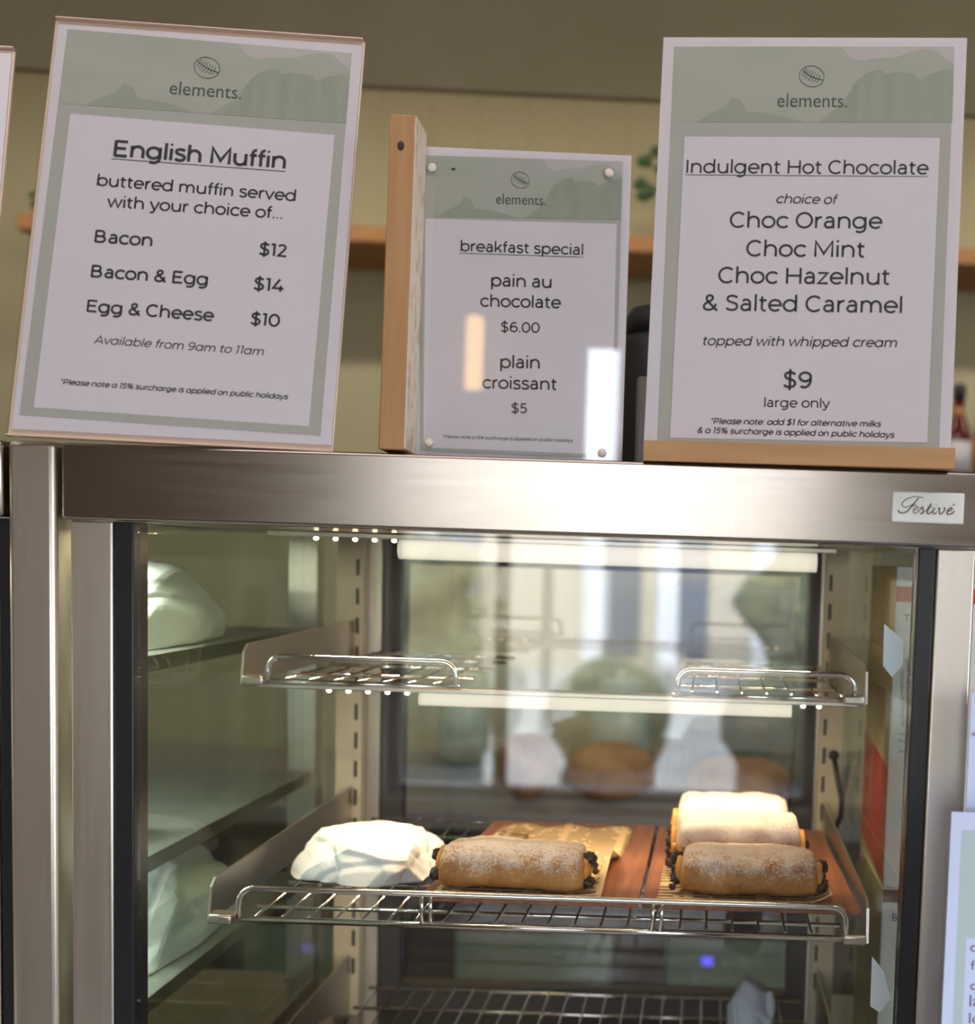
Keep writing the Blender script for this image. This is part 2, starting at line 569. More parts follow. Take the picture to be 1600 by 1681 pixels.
def window(name, x0, x1, z0, z1, xs, zs):
    f = MB()
    for x in [x0 + .02, x1 - .02] + xs:
        f.box((x - .02, YF - .10, z0), (x + .02, YF - .05, z1))
    for z in [z0 + .02, z1 - .02] + zs:
        f.box((x0, YF - .10, z - .02), (x1, YF - .05, z + .02))
    return struct(f.build(name, framem))


window('window_1', -1.02, 0.36, 0.70, 1.98, [-0.66], [])
window('window_2', 1.80, 3.3, 0.35, 2.78, [2.28, 2.80], [1.2])  # unseen window added as extra fill on the signs
for i, (xa, xb, za, zb) in enumerate(WIN):
    p = lamp('daylight_portal', 'AREA', ((xa + xb) / 2, YF - .02, (za + zb) / 2), 1, (1, 1, 1), rot=(radians(90), 0, 0), shape='RECTANGLE', size=xb - xa, size_y=zb - za)
    p.data.cycles.is_portal = True

# outdoors in front of the cafe, seen only as a reflection
struct(MB().box((-30, -40, -.25), (30, YF - .16, -.12)).build('ground', noisy(mat('pale paving', rough=0.9), (0.27, 0.25, 0.21), (0.36, 0.335, 0.29), (1, 1, 1), 2)))
leafm = noisy(mat('hedge leaves', rough=0.8), (0.05, 0.06, 0.025), (0.17, 0.17, 0.08), (1, 1, 1), 5, 5)


def shrub(name, label, c, r, seed):
    o = MB().blob(c, r, 4, 0.5, seed).build(name, leafm)
    tag(o, label, 'hedge', None, 'stuff')
    return o


shrub('hedge', 'green hedge outside the cafe window', (-3.5, -10.5, 0.6), (1.4, 0.9, 1.0), 1)
shrub('hedge', 'tall green bush outside beyond the paving', (1.9, -12.5, 1.0), (1.3, 1.1, 1.6), 2)
pots = mat('grey green planter', (.09, .11, .11), .6)  # planters added to put dark blotches into the glass reflection
for (x, lab) in ((-1.45, 'added ball shrub darkening the glass reflection, left of the window mullion'), (-.50, 'added ball shrub darkening the glass reflection, straight behind the viewer'), (.42, 'added ball shrub darkening the glass reflection, at the right window edge')):
    t = thing('planter', lab, 'planter', (x, -5.6, -.1195))
    MB().box((-.24, -.24, 0), (.24, .24, .5), .02).build('pot', pots, t)
    MB().blob((0, 0, .74), .33, 3, .15, x * 9).build('shrub', leafm, t)
    MB().tube([(0, 0, .45), (0, 0, .6)], .03, 8).build('stem', pots, t)
brickm = mat('rendered wall outside', (0.42, 0.375, 0.30), 0.9)
struct(MB().box((-14, -16.4, -.12), (12, -16, 3.1)).build('exterior_wall', brickm))
whitestripem = mat('white reflection stripe', (.62, .64, .68), .7)
darkstripem = mat('dark reflection stripe', (.10, .12, .15), .3)
for n, (xa, xb) in enumerate(((-3.75, -3.15), (-1.45, -.95), (-.42, .0), (.9, 1.6))):  # glazing and trim added for upright stripes in the header reflection
    g = struct(MB().box((xa, -15.999, .1), (xb, -15.96, 2.7)).build('window_%d' % (n + 3), darkstripem))
    MB().box((xa - .3, -15.998, -.1), (xa - .001, -15.93, 2.9)).box((xa - .3, -15.998, 2.7005), (xb, -15.94, 2.9)).build('frame', whitestripem, g)

# bulkhead over the back bar and the long timber shelf
b = MB().box((-2.95, 0, 0), (3.38, 0.03, 0.60)).build('trim_1', bulkm)
b.location = (0, 1.85, at(600, 148, 1.85).z); b.rotation_euler = (0, 0, radians(2.4)); struct(b)
sh = thing('wall_shelf', 'long orange timber shelf on the back wall behind the signs', 'shelf', (0, 2.40, at(600, 400, 2.40).z), (0, 0, radians(1.0)))
xl = at(38, 360, 2.40).x
MB().box((xl, 0, 0), (1.9, 0.315, 0.042), 0.003).build('board', SHELFWOOD, sh)
for x in (xl + .1, -0.1, 1.7):
    MB().box((x - .012, 0.10, -0.02), (x + .012, 0.27, 0), 0.002).build('bracket', DKSTEEL, sh)


def fill_panel(label, c, sx_, sy_, m):
    t = thing('ceiling_fill', label, 'ceiling light', c)
    MB().box((-sx_ / 2 - .03, -sy_ / 2 - .03, .012), (sx_ / 2 + .03, sy_ / 2 + .03, .05)).build('frame', ceilm, t)
    MB().box((-sx_ / 2, -sy_ / 2, .0), (sx_ / 2, sy_ / 2, .0115)).build('diffuser', m, t)


fill_panel('added fill light panel above the customer side, out of view', (-0.3, -0.55, 2.945), 2.6, 0.4, emit('warm fill panel', (1, .86, .78), 2.0))  # unseen panel added to brighten the signs
t = thing('wall_fill_strip', 'added fill strip hidden behind the bulkhead to brighten the wall', 'light', (0, 1.975, 2.56))  # unseen strip added to brighten the back wall
MB().box((-2.3, -.012, -.02), (2.3, .004, .06), .002).build('channel', DKSTEEL, t)
# the amber tube lamp on the front wall that glints in the middle sign
t = thing('wall_lamp', 'amber tube lamp on the wall beside the tall window slot', 'lamp', (-0.815, YF + .03, 2.245))
MB().box((-.03, -.03, .0), (.03, -.012, .26)).build('back_plate', DARK, t)
MB().tube([(0, .012, .02), (0, .012, .245)], .028, 14).build('tube', emit('amber tube', (1, .62, .22), 9.0), t)

# ------------------------------------------------------------------ back bar behind the cabinet
t = thing('back_counter', 'long dark back counter with pale green doors behind the cabinet', 'counter', (0, 0, 0))
MB().box((-2.6, 1.92, .86), (2.9, 2.74, .90), .004).build('worktop', mat('grey worktop', (0.30, 0.30, 0.31), .3), t)
MB().box((-2.6, 2.0, .02), (2.9, 2.72, .86)).build('carcass', mat('near black carcass', (0.022, 0.024, 0.028), .5), t)
gm = mat('pale green door', (0.22, 0.34, 0.24), .5)
for i in range(9):
    x = -2.1 + i * .5
    MB().box((x + .03, 1.985, .10), (x + .40, 2.0, .60), .003).build('door', gm, t)
for (px, w_, h_) in [(1160, .024, .016)]:
    p = at(px, 1578, 1.98)
    MB().box((p.x - w_ / 2, 1.975, p.z - h_ / 2), (p.x + w_ / 2, 1.999, p.z + h_ / 2)).build('blue_display', emit('blue display', (.12, .10, 1.0), 1.6), t)

loafm = noisy(mat('brown crust', rough=0.7), (0.28, 0.12, 0.04), (0.50, 0.25, 0.09), (1, 1, 1), 14, 4)
for (px, py, rx, rz, lab) in [(868, 1225, .075, .08, 'round brown loaf on the back counter, leftmost of the three'), (1000, 1250, .115, .075, 'wide orange brown loaf on the back counter, between the other two'), (1215, 1262, .13, .06, 'long flat brown loaf on the back counter, rightmost of the three')]:
    p = at(px, py, 2.10)
    o = MB().blob((0, 0, rz), (rx, .09, rz), 3, .12, px).build('bread_loaf', loafm)
    o.location = (p.x, 2.10, .9015)
    tag(o, lab, 'bread', 'loaves on the back counter')
jarm = mat('pale green glazed jar', (0.50, 0.62, 0.53), .25)
for (px, r, h, lab) in [(745, .07, .26, 'pale green jar on the back counter at the left'), (1010, .085, .26, 'wide pale green jar on the back counter behind the loaves')]:
    p = at(px, 1250, 2.42)
    t = thing('storage_jar', lab, 'jar', (p.x, 2.55, .9005), group='jars on the back counter')
    MB().lathe([(r * .7, 0), (r, .03), (r, h * .75), (r * .7, h * .9)], n=28).build('body', jarm, t)
    MB().lathe([(r * .74, h * .9), (r * .74, h * .97), (r * .15, h), (r * .15, h * 1.08)], n=24).build('lid', mat('pale lid', (.72, .74, .68), .4), t)
t = thing('coffee_machine', 'grey coffee machine on the back counter seen through the cabinet', 'coffee machine', (at(1215, 1000, 2.3).x, 2.53, .9005))
MB().box((-.19, -.2, 0), (.19, .2, .06), .01).build('base', DARK, t)
MB().box((-.19, 0.0, .06), (.19, .2, .36), .01).build('body', mat('grey body', (.23, .22, .22), .4), t)
MB().box((-.19, -.2, .34), (.19, .2, .53), .02).build('head', mat('grey head', (.22, .215, .22), .35), t)
for x in (-.09, .07):
    MB().lathe([(.03, .27), (.035, .30), (.035, .34)], (x, -.12, 0)).build('brew_group', CHROME, t)
t = thing('pepper_mill', 'tall black mill standing beside the grey coffee machine', 'mill', (at(1326, 1020, 1.7).x - .0, 2.2, .90))
t.location.x = at(1326, 1020, 1.985).x; t.location.y = 1.985; t.location.z = .9005
MB().lathe([(.032, 0), (.034, .02), (.026, .18), (.031, .36), (.026, .41)], n=20).build('body', BLACK, t)
MB().lathe([(.026, .41), (.032, .43), (.03, .48), (.012, .505)], n=20).build('cap', BLACK, t)

# bottles on a ledge at the right
zb = at(1590, 785, 2.45).z - .045
t = thing('bottle_ledge', 'short dark ledge on the back wall under the bottles', 'shelf', (0.85, 2.52, zb))
MB().box((-.42, -.12, -.03), (.45, .2295, 0), .003).build('board', DKSTEEL, t)
for x in (-.3, .3):
    MB().box((x - .012, .0, -.09), (x + .012, .2295, -.03)).build('bracket', DKSTEEL, t)
redg = mat('dark red bottle', (0.13, 0.012, 0.010), .15, 0, Coat_Weight=.6)
labm = mat('white bottle label', (.72, .72, .76), .6)
capm = mat('black cap', (.02, .025, .03), .4)
redl = mat('orange red label', (.55, .09, .04), .6)
for (px, lab, lm, k) in [(1572, 'dark red bottle with a white label beside the right sign', labm, 1.0), (1622, 'dark red bottle with an orange label at the right edge', redl, 1.1)]:
    p = at(px, 700, 2.45)
    t = thing('sauce_bottle', lab, 'bottle', (p.x, 2.45, zb), group='bottles on the wall ledge')
    MB().lathe([(.034, 0), (.037, .01), (.037, .15 * k), (.030, .18 * k), (.016, .215 * k), (.014, .25 * k)], n=24).build('body', redg, t)
    MB().lathe([(.0175, .25 * k), (.0175, .288 * k), (.012, .293 * k)], n=20).build('cap', capm, t)
    MB().lathe([(.0375, .06 * k), (.0375, .14 * k)], n=24).build('label', lm, t)
    MB().lathe([(.0185, .205 * k), (.0165, .225 * k)], n=20).build('neck_band', mat('amber band', (.5, .2, .03), .4), t)

# plants on the timber shelf
plm = noisy(mat('dark leaf', rough=0.5), (0.020, 0.055, 0.018), (0.05, 0.12, 0.035), (1, 1, 1), 30)


def plant(label, loc, leaves, seed):
    random.seed(seed)
    t = thing('potted_plant', label, 'plant', loc)
    MB().lathe([(.035, 0), (.05, .09), (.053, .10), (.046, .10), (.044, .085)], n=22).build('pot', mat('clay pot', (.35, .30, .25), .7), t)
    lf, st = MB(), MB()
    for (dx, dz, L) in leaves:
        base = Vector((0, 0, .09))
        tip = Vector((dx, random.uniform(-.05, .02), .09 + dz))
        mid = (base + tip) / 2 + Vector((0, 0, .03))
        st.tube([base, mid, tip], .002, 5)
        d = (tip - mid).normalized()
        sd = d.cross(Vector((0, 1, .3))).normalized()
        nn = sd.cross(d)
        vs, k = [], 7
        for i in range(k):
            u = i / (k - 1)
            w_ = .42 * L * sin(pi * min(1, u * .93 + .04)) ** .8
            c = tip + d * (L * u) - Vector((0, 0, 1)) * (.3 * L * u * u)
            vs += [c - sd * w_ + nn * .004, c - nn * .003, c + sd * w_ + nn * .004]
        fs = []
        for i in range(k - 1):
            for j in (0, 1):
                fs.append((i * 3 + j, i * 3 + j + 1, i * 3 + 3 + j + 1, i * 3 + 3 + j))
        lf.add(vs, fs, True)
        lf.add([v - nn * .0015 for v in vs], fs, True)
    lf.build('leaves', plm, t)
    st.build('stems', plm, t)


zs = sh.location.z + .042
p = at(1112, 380, 2.5)
plant('leafy green plant on the timber shelf between the two right signs', (p.x, 2.53, zs + p.x * .017), [(-.075, .12, .05), (-.06, .06, .055), (-.085, .075, .04), (-.05, .15, .05), (.05, .1, .06), (.08, .06, .05), (0, .14, .05), (.03, .02, .05), (-.03, .1, .05)], 3)
p = at(75, 340, 2.5)
plant('small plant on the timber shelf behind the tall left sign', (p.x + .02, 2.53, zs + p.x * .017), [(-.06, .035, .02), (-.062, .015, .02), (.05, .05, .05), (0, .08, .05), (.06, .02, .05)], 5)

# ------------------------------------------------------------------ counter under the cabinets
t = thing('service_counter', 'long timber fronted counter that carries both display cabinets', 'counter')
MB().box((-1.7, -.16, .92), (1.5, .66, .96), .004).build('worktop', mat('pale worktop', (.55, .53, .5), .35), t)
MB().box((-1.66, -.10, .0), (1.46, .62, .92)).build('carcass', wood('counter timber', (.30, .19, .11), (.38, .25, .15), (12, 12, 1), 5), t)

# ------------------------------------------------------------------ the display cabinet
ZB, ZH0, ZH1 = .96, 1.512, 1.5635
CX0, CX1 = -.4405, .187
cab = thing('display_cabinet', 'stainless steel food display cabinet with lit glass front and script badge', 'display cabinet', (-.127, .28, ZB))
L = local(cab)
Lb = lambda a, b, bev=0.0: MB().box(L(a), L(b), bev)
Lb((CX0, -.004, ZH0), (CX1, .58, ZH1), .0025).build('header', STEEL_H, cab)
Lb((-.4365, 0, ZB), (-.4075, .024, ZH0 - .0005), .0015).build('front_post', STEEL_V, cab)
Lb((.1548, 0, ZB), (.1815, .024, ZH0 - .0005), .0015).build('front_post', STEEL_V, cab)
Lb((-.4072, .001, ZB + .03), (-.3938, .0235, ZH0 - .0005), .001).build('seal', BLACK, cab)
Lb((.1425, .001, ZB + .03), (.1545, .0235, ZH0 - .0005), .001).build('seal', BLACK, cab)
Lb((-.3936, .006, ZB + .04), (.1423, .011, ZH0 - .0005)).build('front_glass', PANE, cab)
PXL, PXR = -.4085, .1535
Lb((PXL - .005, .026, ZB + .04), (PXL, .505, ZH0 - .0005)).build('side_glass', SIDE, cab)
Lb((PXR, .026, ZB + .04), (PXR + .005, .505, ZH0 - .0005)).build('side_glass', SIDE, cab)
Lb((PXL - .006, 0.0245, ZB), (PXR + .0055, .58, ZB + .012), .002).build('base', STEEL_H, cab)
# rear uprights that carry the shelves, with slots
for sgn, xa, xb in ((-1, PXL, -.380), (1, .128, PXR)):
    up = Lb((xa, .508, ZB + .0125), (xb, .5285, ZH0)).build('upright', CREAM, cab)
    sl = MB()
    xs_ = xb - .006 if sgn < 0 else xa + .006
    z = 1.02
    while z < 1.49:
        sl.box(L((xs_ - .0018, .5072, z)), L((xs_ + .0018, .508, z + .018)))
        z += .032
    sl.build('slots', DARK, up)
for xa, xb in ((-.400, -.3655), (.1265, .150)):
    Lb((xa, .53, ZB + .0125), (xb, .555, ZH0)).build('rear_post', STEEL_V, cab)
rd = MB()
for xa, xb in ((-.365, -.3415), (.1035, .126)):
    rd.box(L((xa, .535, ZB + .0125)), L((xb, .56, ZH0)))
rd.box(L((-.3415, .535, 1.482)), L((.1035, .56, ZH0))).box(L((-.3415, .535, ZB + .0125)), L((.1035, .56, 1.0)))
dr = rd.build('rear_door', DARK, cab)
Lb((-.3413, .548, 1.0002), (.1033, .552, 1.4818)).build('pane', PANE, dr)
# badge
bd = Lb((.1215, -.0065, 1.5280), (.1705, -.004, 1.5490), .001).build('badge', mat('pearl badge', (.88, .88, .84), .25, .0, Coat_Weight=1.0), cab)
let = MB()


def badge_px(pts, rr):
    """strokes of the script lettering, given in the badge's own grid (0-120 wide, 0-52 high)"""
    out = []
    for (x, y) in pts:
        out.append(L((.1215 + .049 * x / 120, -.0067, 1.5490 - .021 * y / 52)))
    # smooth
    sm = []
    for i in range(len(out) - 1):
        p0 = out[max(i - 1, 0)]; p1 = out[i]; p2 = out[i + 1]; p3 = out[min(i + 2, len(out) - 1)]
        for k in range(5):
            u = k / 5
            sm.append(0.5 * ((2 * p1) + (-p0 + p2) * u + (2 * p0 - 5 * p1 + 4 * p2 - p3) * u * u + (-p0 + 3 * p1 - 3 * p2 + p3) * u ** 3))
    sm.append(out[-1])
    let.tube(sm, rr, 6)


T0, T1 = .00028, .00042
badge_px([(52, 10), (40, 8), (28, 11), (19, 17), (17, 23), (22, 26), (30, 24), (38, 18)], T0)
badge_px([(44, 10), (38, 18), (32, 26), (26, 33), (19, 36), (13, 35), (11, 31)], T1)
badge_px([(31, 23), (36, 24), (41, 21)], T0)
badge_px([(36, 31), (42, 29), (44, 26), (41, 25), (37, 29), (36, 34), (39, 36), (44, 33), (48, 28)], T0)
badge_px([(48, 28), (51, 25), (52, 30), (52, 35), (47, 36)], T1)
badge_px([(52, 34), (58, 30), (64, 20)], T0)
badge_px([(65, 19), (61, 28), (59, 34), (62, 36), (67, 32)], T1)
badge_px([(60, 25), (68, 25)], T0)
badge_px([(71, 26), (68, 33), (71, 36), (75, 32)], T1)
badge_px([(73, 20.4), (73.6, 19.8)], T1)
badge_px([(77, 27), (79, 26), (79, 32), (81, 36), (86, 32), (88, 26), (86, 25)], T1)
badge_px([(92, 31), (98, 29), (100, 26), (97, 25), (93, 29), (92, 34), (95, 36), (100, 34), (104, 30)], T1)
badge_px([(101, 21), (103.5, 18.5)], T1)
let.build('lettering', mat('brown script', (.10, .065, .05), .4), bd)
# lamps: a channel with bare LEDs at the left and an added tube glowing like their blur along the rest
LEDM = emit('warm led', (1.0, .74, .42), 26.0)
GLOW = emit('led bloom glow', (1.0, .90, .74), .95)  # blurred LED glow built as a luminous tube
_nt = GLOW.node_tree
_lw = _nt.nodes.new('ShaderNodeLayerWeight'); _lw.inputs[0].default_value = .35
_tr = _nt.nodes.new('ShaderNodeBsdfTransparent')
_mx = _nt.nodes.new('ShaderNodeMixShader')
_nt.links.new(_lw.outputs['Facing'], _mx.inputs[0])
_nt.links.new(_nt.nodes['Emission'].outputs[0], _mx.inputs[1])
_nt.links.new(_tr.outputs[0], _mx.inputs[2])
_nt.links.new(_mx.outputs[0], _nt.nodes['Material Output'].inputs[0])


def light_bar(parent, xa, xb, Y, z, lens, leds, glow_h, loc):  # lens: span of the added glow tube
    br = MB().box(loc((xa, Y - .007, z)), loc((xb, Y + .012, z + .0045)), .0008).build('light_bar', STEEL, parent)
    tb = MB().tube([loc((lens[0], Y + .002, z - glow_h / 2)), loc((lens[1], Y + .002, z - glow_h / 2))], glow_h / 2, 24)
    tb.build('lens', GLOW, br)
    for x in leds:
        MB().blob(loc((x, Y - .002, z - .0012)), (.0022, .0022, .0016), 2).build('led', LEDM, br)


light_bar(cab, at(443, 880, .20).x, at(1372, 900, .20).x, .20, 1.5068, (at(655, 890, .20).x, at(1342, 890, .20).x),
          [at(520 + 32 * i, 885, .20).x for i in range(5)], .0165, L)
# probe cable on the right upright
cb = MB()
pts = [at(1368, 1240, .50), at(1374, 1275, .495), at(1381, 1310, .49), at(1380, 1340, .488), at(1370, 1362, .488)]
cb.tube([L(p) for p in pts], .003, 8)
cb.blob(L(pts[0]), .006, 2)
cb.build('probe_cable', BLACK, cab)
lamp('cabinet_top_led', 'AREA', ((-.371 + .107) / 2, .20, 1.5055), 2.4, (1.0, .74, .44), shape='RECTANGLE', size=.46, size_y=.006)


# ------------------------------------------------------------------ wire shelves
def rounded(p, q, zt, zb_, r, y, xr):
    """the front guard: up at p, along, down at q, with rounded corners"""
    pts = [(p, y, zb_)]
    for i in range(7):
        a = pi - (pi / 2) * i / 6
        pts.append((p + r + r * cos(a), y, zt - r + r * sin(a)))
    for i in range(7):
        a = pi / 2 - (pi / 2) * i / 6
        pts.append((q - r + r * cos(a), y, zt - r + r * sin(a)))
    pts.append((q, y, zb_))
    return pts


def wire_shelf(label, z, Yf, Yb, xa, xb, ga, gb, posts, brackets, rails, top=None, ends=(True, True), step=.0212, left_open=False, group=None, n0=0):
    t = thing('wire_shelf', label, 'shelf', ((xa + xb) / 2, (Yf + Yb) / 2, z), group=group)
    l = local(t)
    zt = z + (top or .0205)
    g = MB()
    x = ga + .012
    while x < gb - .006:
        g.tube([l((x, Yf + .001, z + .0005)), l((x, Yb, z + .0005))], .0011, 6)
        x += step
    g.build('wire_grid', CHROME, t)
    fr = MB()
    fr.tube([l((ga - .004, Yf, z - .001)), l((gb + .004, Yf, z - .001))], .0026, 10)
    fr.build('front_rail', CHROME, t)
    for y in rails:
        MB().tube([l((ga, y, z - .0024)), l((gb, y, z - .0024))], .0019, 8).build('cross_rail', CHROME, t)
    gd = MB()
    gd.tube([l(p) for p in rounded(ga, gb, zt, z, .012, Yf - .001, None)], .0027, 10)
    gu = gd.build('guard_rail', CHROME, t)
    for px_ in posts:
        for d in (-.0035, .0035):
            gd2 = MB().tube([l((px_ + d, Yf - .001, z)), l((px_ + d, Yf - .001, zt))], .0017, 8)
            gd2.build('guard_post', CHROME, t)
    for (bx, side) in brackets:
        br = MB()
        th = .0022 * side
        z0, z1 = z - .004, z + .029
        prof = [(Yf - .001, z0), (Yf + .004, z1 - .006), (Yf + .012, z1), (.50, z1 + .004), (.507, z1 + .004), (.507, z0 - .03), (.46, z0 - .012), (.40, z0)]
        br.prism([l((bx, y, zz)) for (y, zz) in prof], (th, 0, 0))
        bo = br.build('bracket', STEEL, t)
        xa_, xb_ = sorted((bx, bx - side * .019))
        MB().box(l((xa_, Yf - .006, z - .0045)), l((xb_, Yf + .010, z + .0035)), .002).build('bracket_foot', STEEL, bo)
    return t


ZL = 1.2015
wire_shelf('long lower wire shelf carrying the pastries and the wrapped parcel', ZL, .120, .500, -.389, .1345, -.3655, .1180, [-.2165, -.0325],
           [(-.389, -1), (.1345, 1)], [.500, .425, .330, .235, .160], top=.0245)
ZM = 1.3855
YM = .186
ms = [at(440, 1120, YM).x, at(748, 1120, YM).x, at(1112, 1130, YM).x, at(1402, 1140, YM).x]  # one long shelf, its middle left out where reflected glare hides it
wire_shelf('left part of the upper wire shelf, middle left out for glare', ZM, YM, .500, -.389, ms[1], ms[0], ms[1], [], [(-.389, -1)], [.500, .44, .36, .27], top=.020, group=None)
wire_shelf('right part of the upper wire shelf, middle left out for glare', ZM, YM, .500, ms[2], .1345, ms[2], ms[3], [], [(.1345, 1)], [.500, .44, .36, .27], top=.020)
t = thing('shelf_light', 'slim warm light bar under the upper wire shelf', 'light', (-.127, .215, ZM))
light_bar(t, -.386, .131, .215, ZM - .0095, (at(688, 1135, .215).x, at(1300, 1145, .215).x),
          [at(541 + 32 * i, 1136, .215).x for i in range(5)] + [at(1318, 1150, .215).x, at(1344, 1151, .215).x], .012, local(t))
lamp('shelf_led', 'AREA', ((-.386 + .131) / 2, .230, ZM - .013), 0.85, (1.0, .76, .47), rot=(radians(22), 0, 0), shape='RECTANGLE', size=.50, size_y=.006, spread=radians(120))
wire_shelf('empty wire shelf at the very bottom of the picture', 1.0095, .120, .500, -.389, .1345, -.3655, .1180, [-.2165, -.0325],
           [(-.389, -1), (.1345, 1)], [.500, .44, .36, .27, .19])

# ------------------------------------------------------------------ boards, newspaper sheets
newsm = mat('newsprint paper', (0.72, 0.47, 0.22), .8)


def newsprint(m, lines, cols):
    t = nd(m, 'ShaderNodeTexCoord')
    s = nd(m, 'ShaderNodeSeparateXYZ')
    lk(m, t.outputs['Object'], s.inputs[0])

    def math(op, a, b=None):
        n = nd(m, 'ShaderNodeMath', operation=op)
        for i, v in enumerate((a, b)):
            if v is None:
                continue
            if hasattr(v, 'links'):
                lk(m, v, n.inputs[i])
            else:
                n.inputs[i].default_value = v
        return n.outputs[0]
    yy = math('MULTIPLY', s.outputs['Y'], lines)
    row = math('FLOOR', yy)
    ln = math('LESS_THAN', math('FRACT', yy), .48)
    cx = nd(m, 'ShaderNodeCombineXYZ')
    lk(m, math('MULTIPLY', s.outputs['X'], 110), cx.inputs[0])
    lk(m, math('MULTIPLY', row, 7.31), cx.inputs[1])
    n = nd(m, 'ShaderNodeTexNoise')
    n.inputs['Scale'].default_value = 1.0
    n.inputs['Detail'].default_value = 0
    lk(m, cx.outputs[0], n.inputs['Vector'])
    words = math('GREATER_THAN', n.outputs['Fac'], .37)
    fx = math('FRACT', math('MULTIPLY', s.outputs['X'], cols))
    col = math('MULTIPLY', math('GREATER_THAN', fx, .08), math('LESS_THAN', fx, .95))
    big = nd(m, 'ShaderNodeTexNoise'); big.inputs['Scale'].default_value = 18
    lk(m, t.outputs['Object'], big.inputs['Vector'])
    blk = math('LESS_THAN', big.outputs['Fac'], .70)
    ink = math('MULTIPLY', math('MULTIPLY', ln, words), math('MULTIPLY', col, blk))
    mx = nd(m, 'ShaderNodeMix', data_type='RGBA')
    lk(m, math('MULTIPLY', ink, .9), mx.inputs['Factor'])
    mx.inputs['A'].default_value = (0.80, 0.58, 0.33, 1)
    mx.inputs['B'].default_value = (0.10, 0.055, 0.03, 1)
    lk(m, mx.outputs['Result'], bsdf(m).inputs['Base Color'])
    return m


newsprint(newsm, 95, 17)


def sheet(name, label, cx, cy, z, outline, lift, m, group=None):
    """a sheet of paper: a grid over a four-cornered outline, with curled edges"""
    nx, ny = 26, 26
    vs = []
    (ax, ay), (bx, by), (cx2, cy2), (dx, dy) = outline
    for j in range(ny + 1):
        for i in range(nx + 1):
            u, v = i / nx, j / ny
            x = (1 - u) * (1 - v) * ax + u * (1 - v) * bx + u * v * cx2 + (1 - u) * v * dx
            y = (1 - u) * (1 - v) * ay + u * (1 - v) * by + u * v * cy2 + (1 - u) * v * dy
            vs.append((x - cx, y - cy, .0006 + lift(u, v)))
    fs = [(j * (nx + 1) + i, j * (nx + 1) + i + 1, (j + 1) * (nx + 1) + i + 1, (j + 1) * (nx + 1) + i) for j in range(ny) for i in range(nx)]
    mb = MB()
    mb.add(vs, fs, True)
    o = mb.build(name, m)
    o.modifiers.new('thickness', 'SOLIDIFY').thickness = .00025
    o.location = (cx, cy, z)
    tag(o, label, 'paper', group)
    return o


YB0, YB1 = .1238, .4750                      # front and back edge of the boards
ZB0, ZB1 = 1.2228, 1.2085                    # height of their top face there
TILT = math.atan2(ZB1 - ZB0, YB1 - YB0)
ztop = lambda y: ZB0 + (ZB1 - ZB0) * (y - YB0) / (YB1 - YB0)
YC = (YB0 + YB1) / 2
for (xa, xb, lab) in ((-.2235, -.0485, 'red brown wooden board under the single pastry'), (-.0455, .1305, 'red brown wooden board under the row of pastries')):
    hl = (YB1 - YB0) / 2
    o = MB().box((-(xb - xa) / 2, -hl, -.0044), ((xb - xa) / 2, hl, 0), .0010).build('wooden_board', BOARD)
    o.location = ((xa + xb) / 2, YC, ztop(YC))
    o.rotation_euler = (TILT, 0, 0)
    tag(o, lab, 'board', 'wooden serving boards')
sh1 = sheet('newspaper_sheet', 'printed kraft newspaper sheet under the single pastry', -.14, .30, ztop(.30) + .0003,
            [(-.2150, .132), (-.0790, .132), (-.0700, .445), (-.2080, .440)],
            lambda u, v: .024 * max(0, (u - .84) / .16) ** 2 * max(0, 1 - abs(v - .26) / .26) + .004 * max(0, (v - .9) / .1) * sin(u * 9) ** 2, newsm)
sh2 = sheet('newspaper_sheet', 'printed kraft newspaper sheet under the row of pastries', .05, .30, ztop(.30) + .0003,
            [(-.0270, .235), (.1020, .235), (.0990, .445), (-.024, .440)],
            lambda u, v: .002 * max(0, (u - .85) / .15) ** 2, newsm)
sh2b = sheet('newspaper_sheet', 'second newspaper sheet folded over the front of the right board', .05, .20, ztop(.20) + .0022,
             [(-.0335, .130), (.108, .130), (.104, .262), (-.0325, .272)],
             lambda u, v: .008 * max(0, (u - .85) / .15) ** 2 + .0002 * v, newsm)
for o in (sh1, sh2, sh2b):
    o.rotation_euler = (TILT, 0, 0)
hd = MB()
put_text(hd, 'AUSTRALIA', (-.203 + .14, .437 - .30, .0012), (-.206 + .14, .250 - .30, .0012), (0, 0, 1), ky=1.25)
hd.build('heading', mat('newsprint ink', (.10, .055, .03), .8), sh1)

# ------------------------------------------------------------------ pastries
crust = mat('pastry crust', (0.6, 0.3, 0.1), .55)


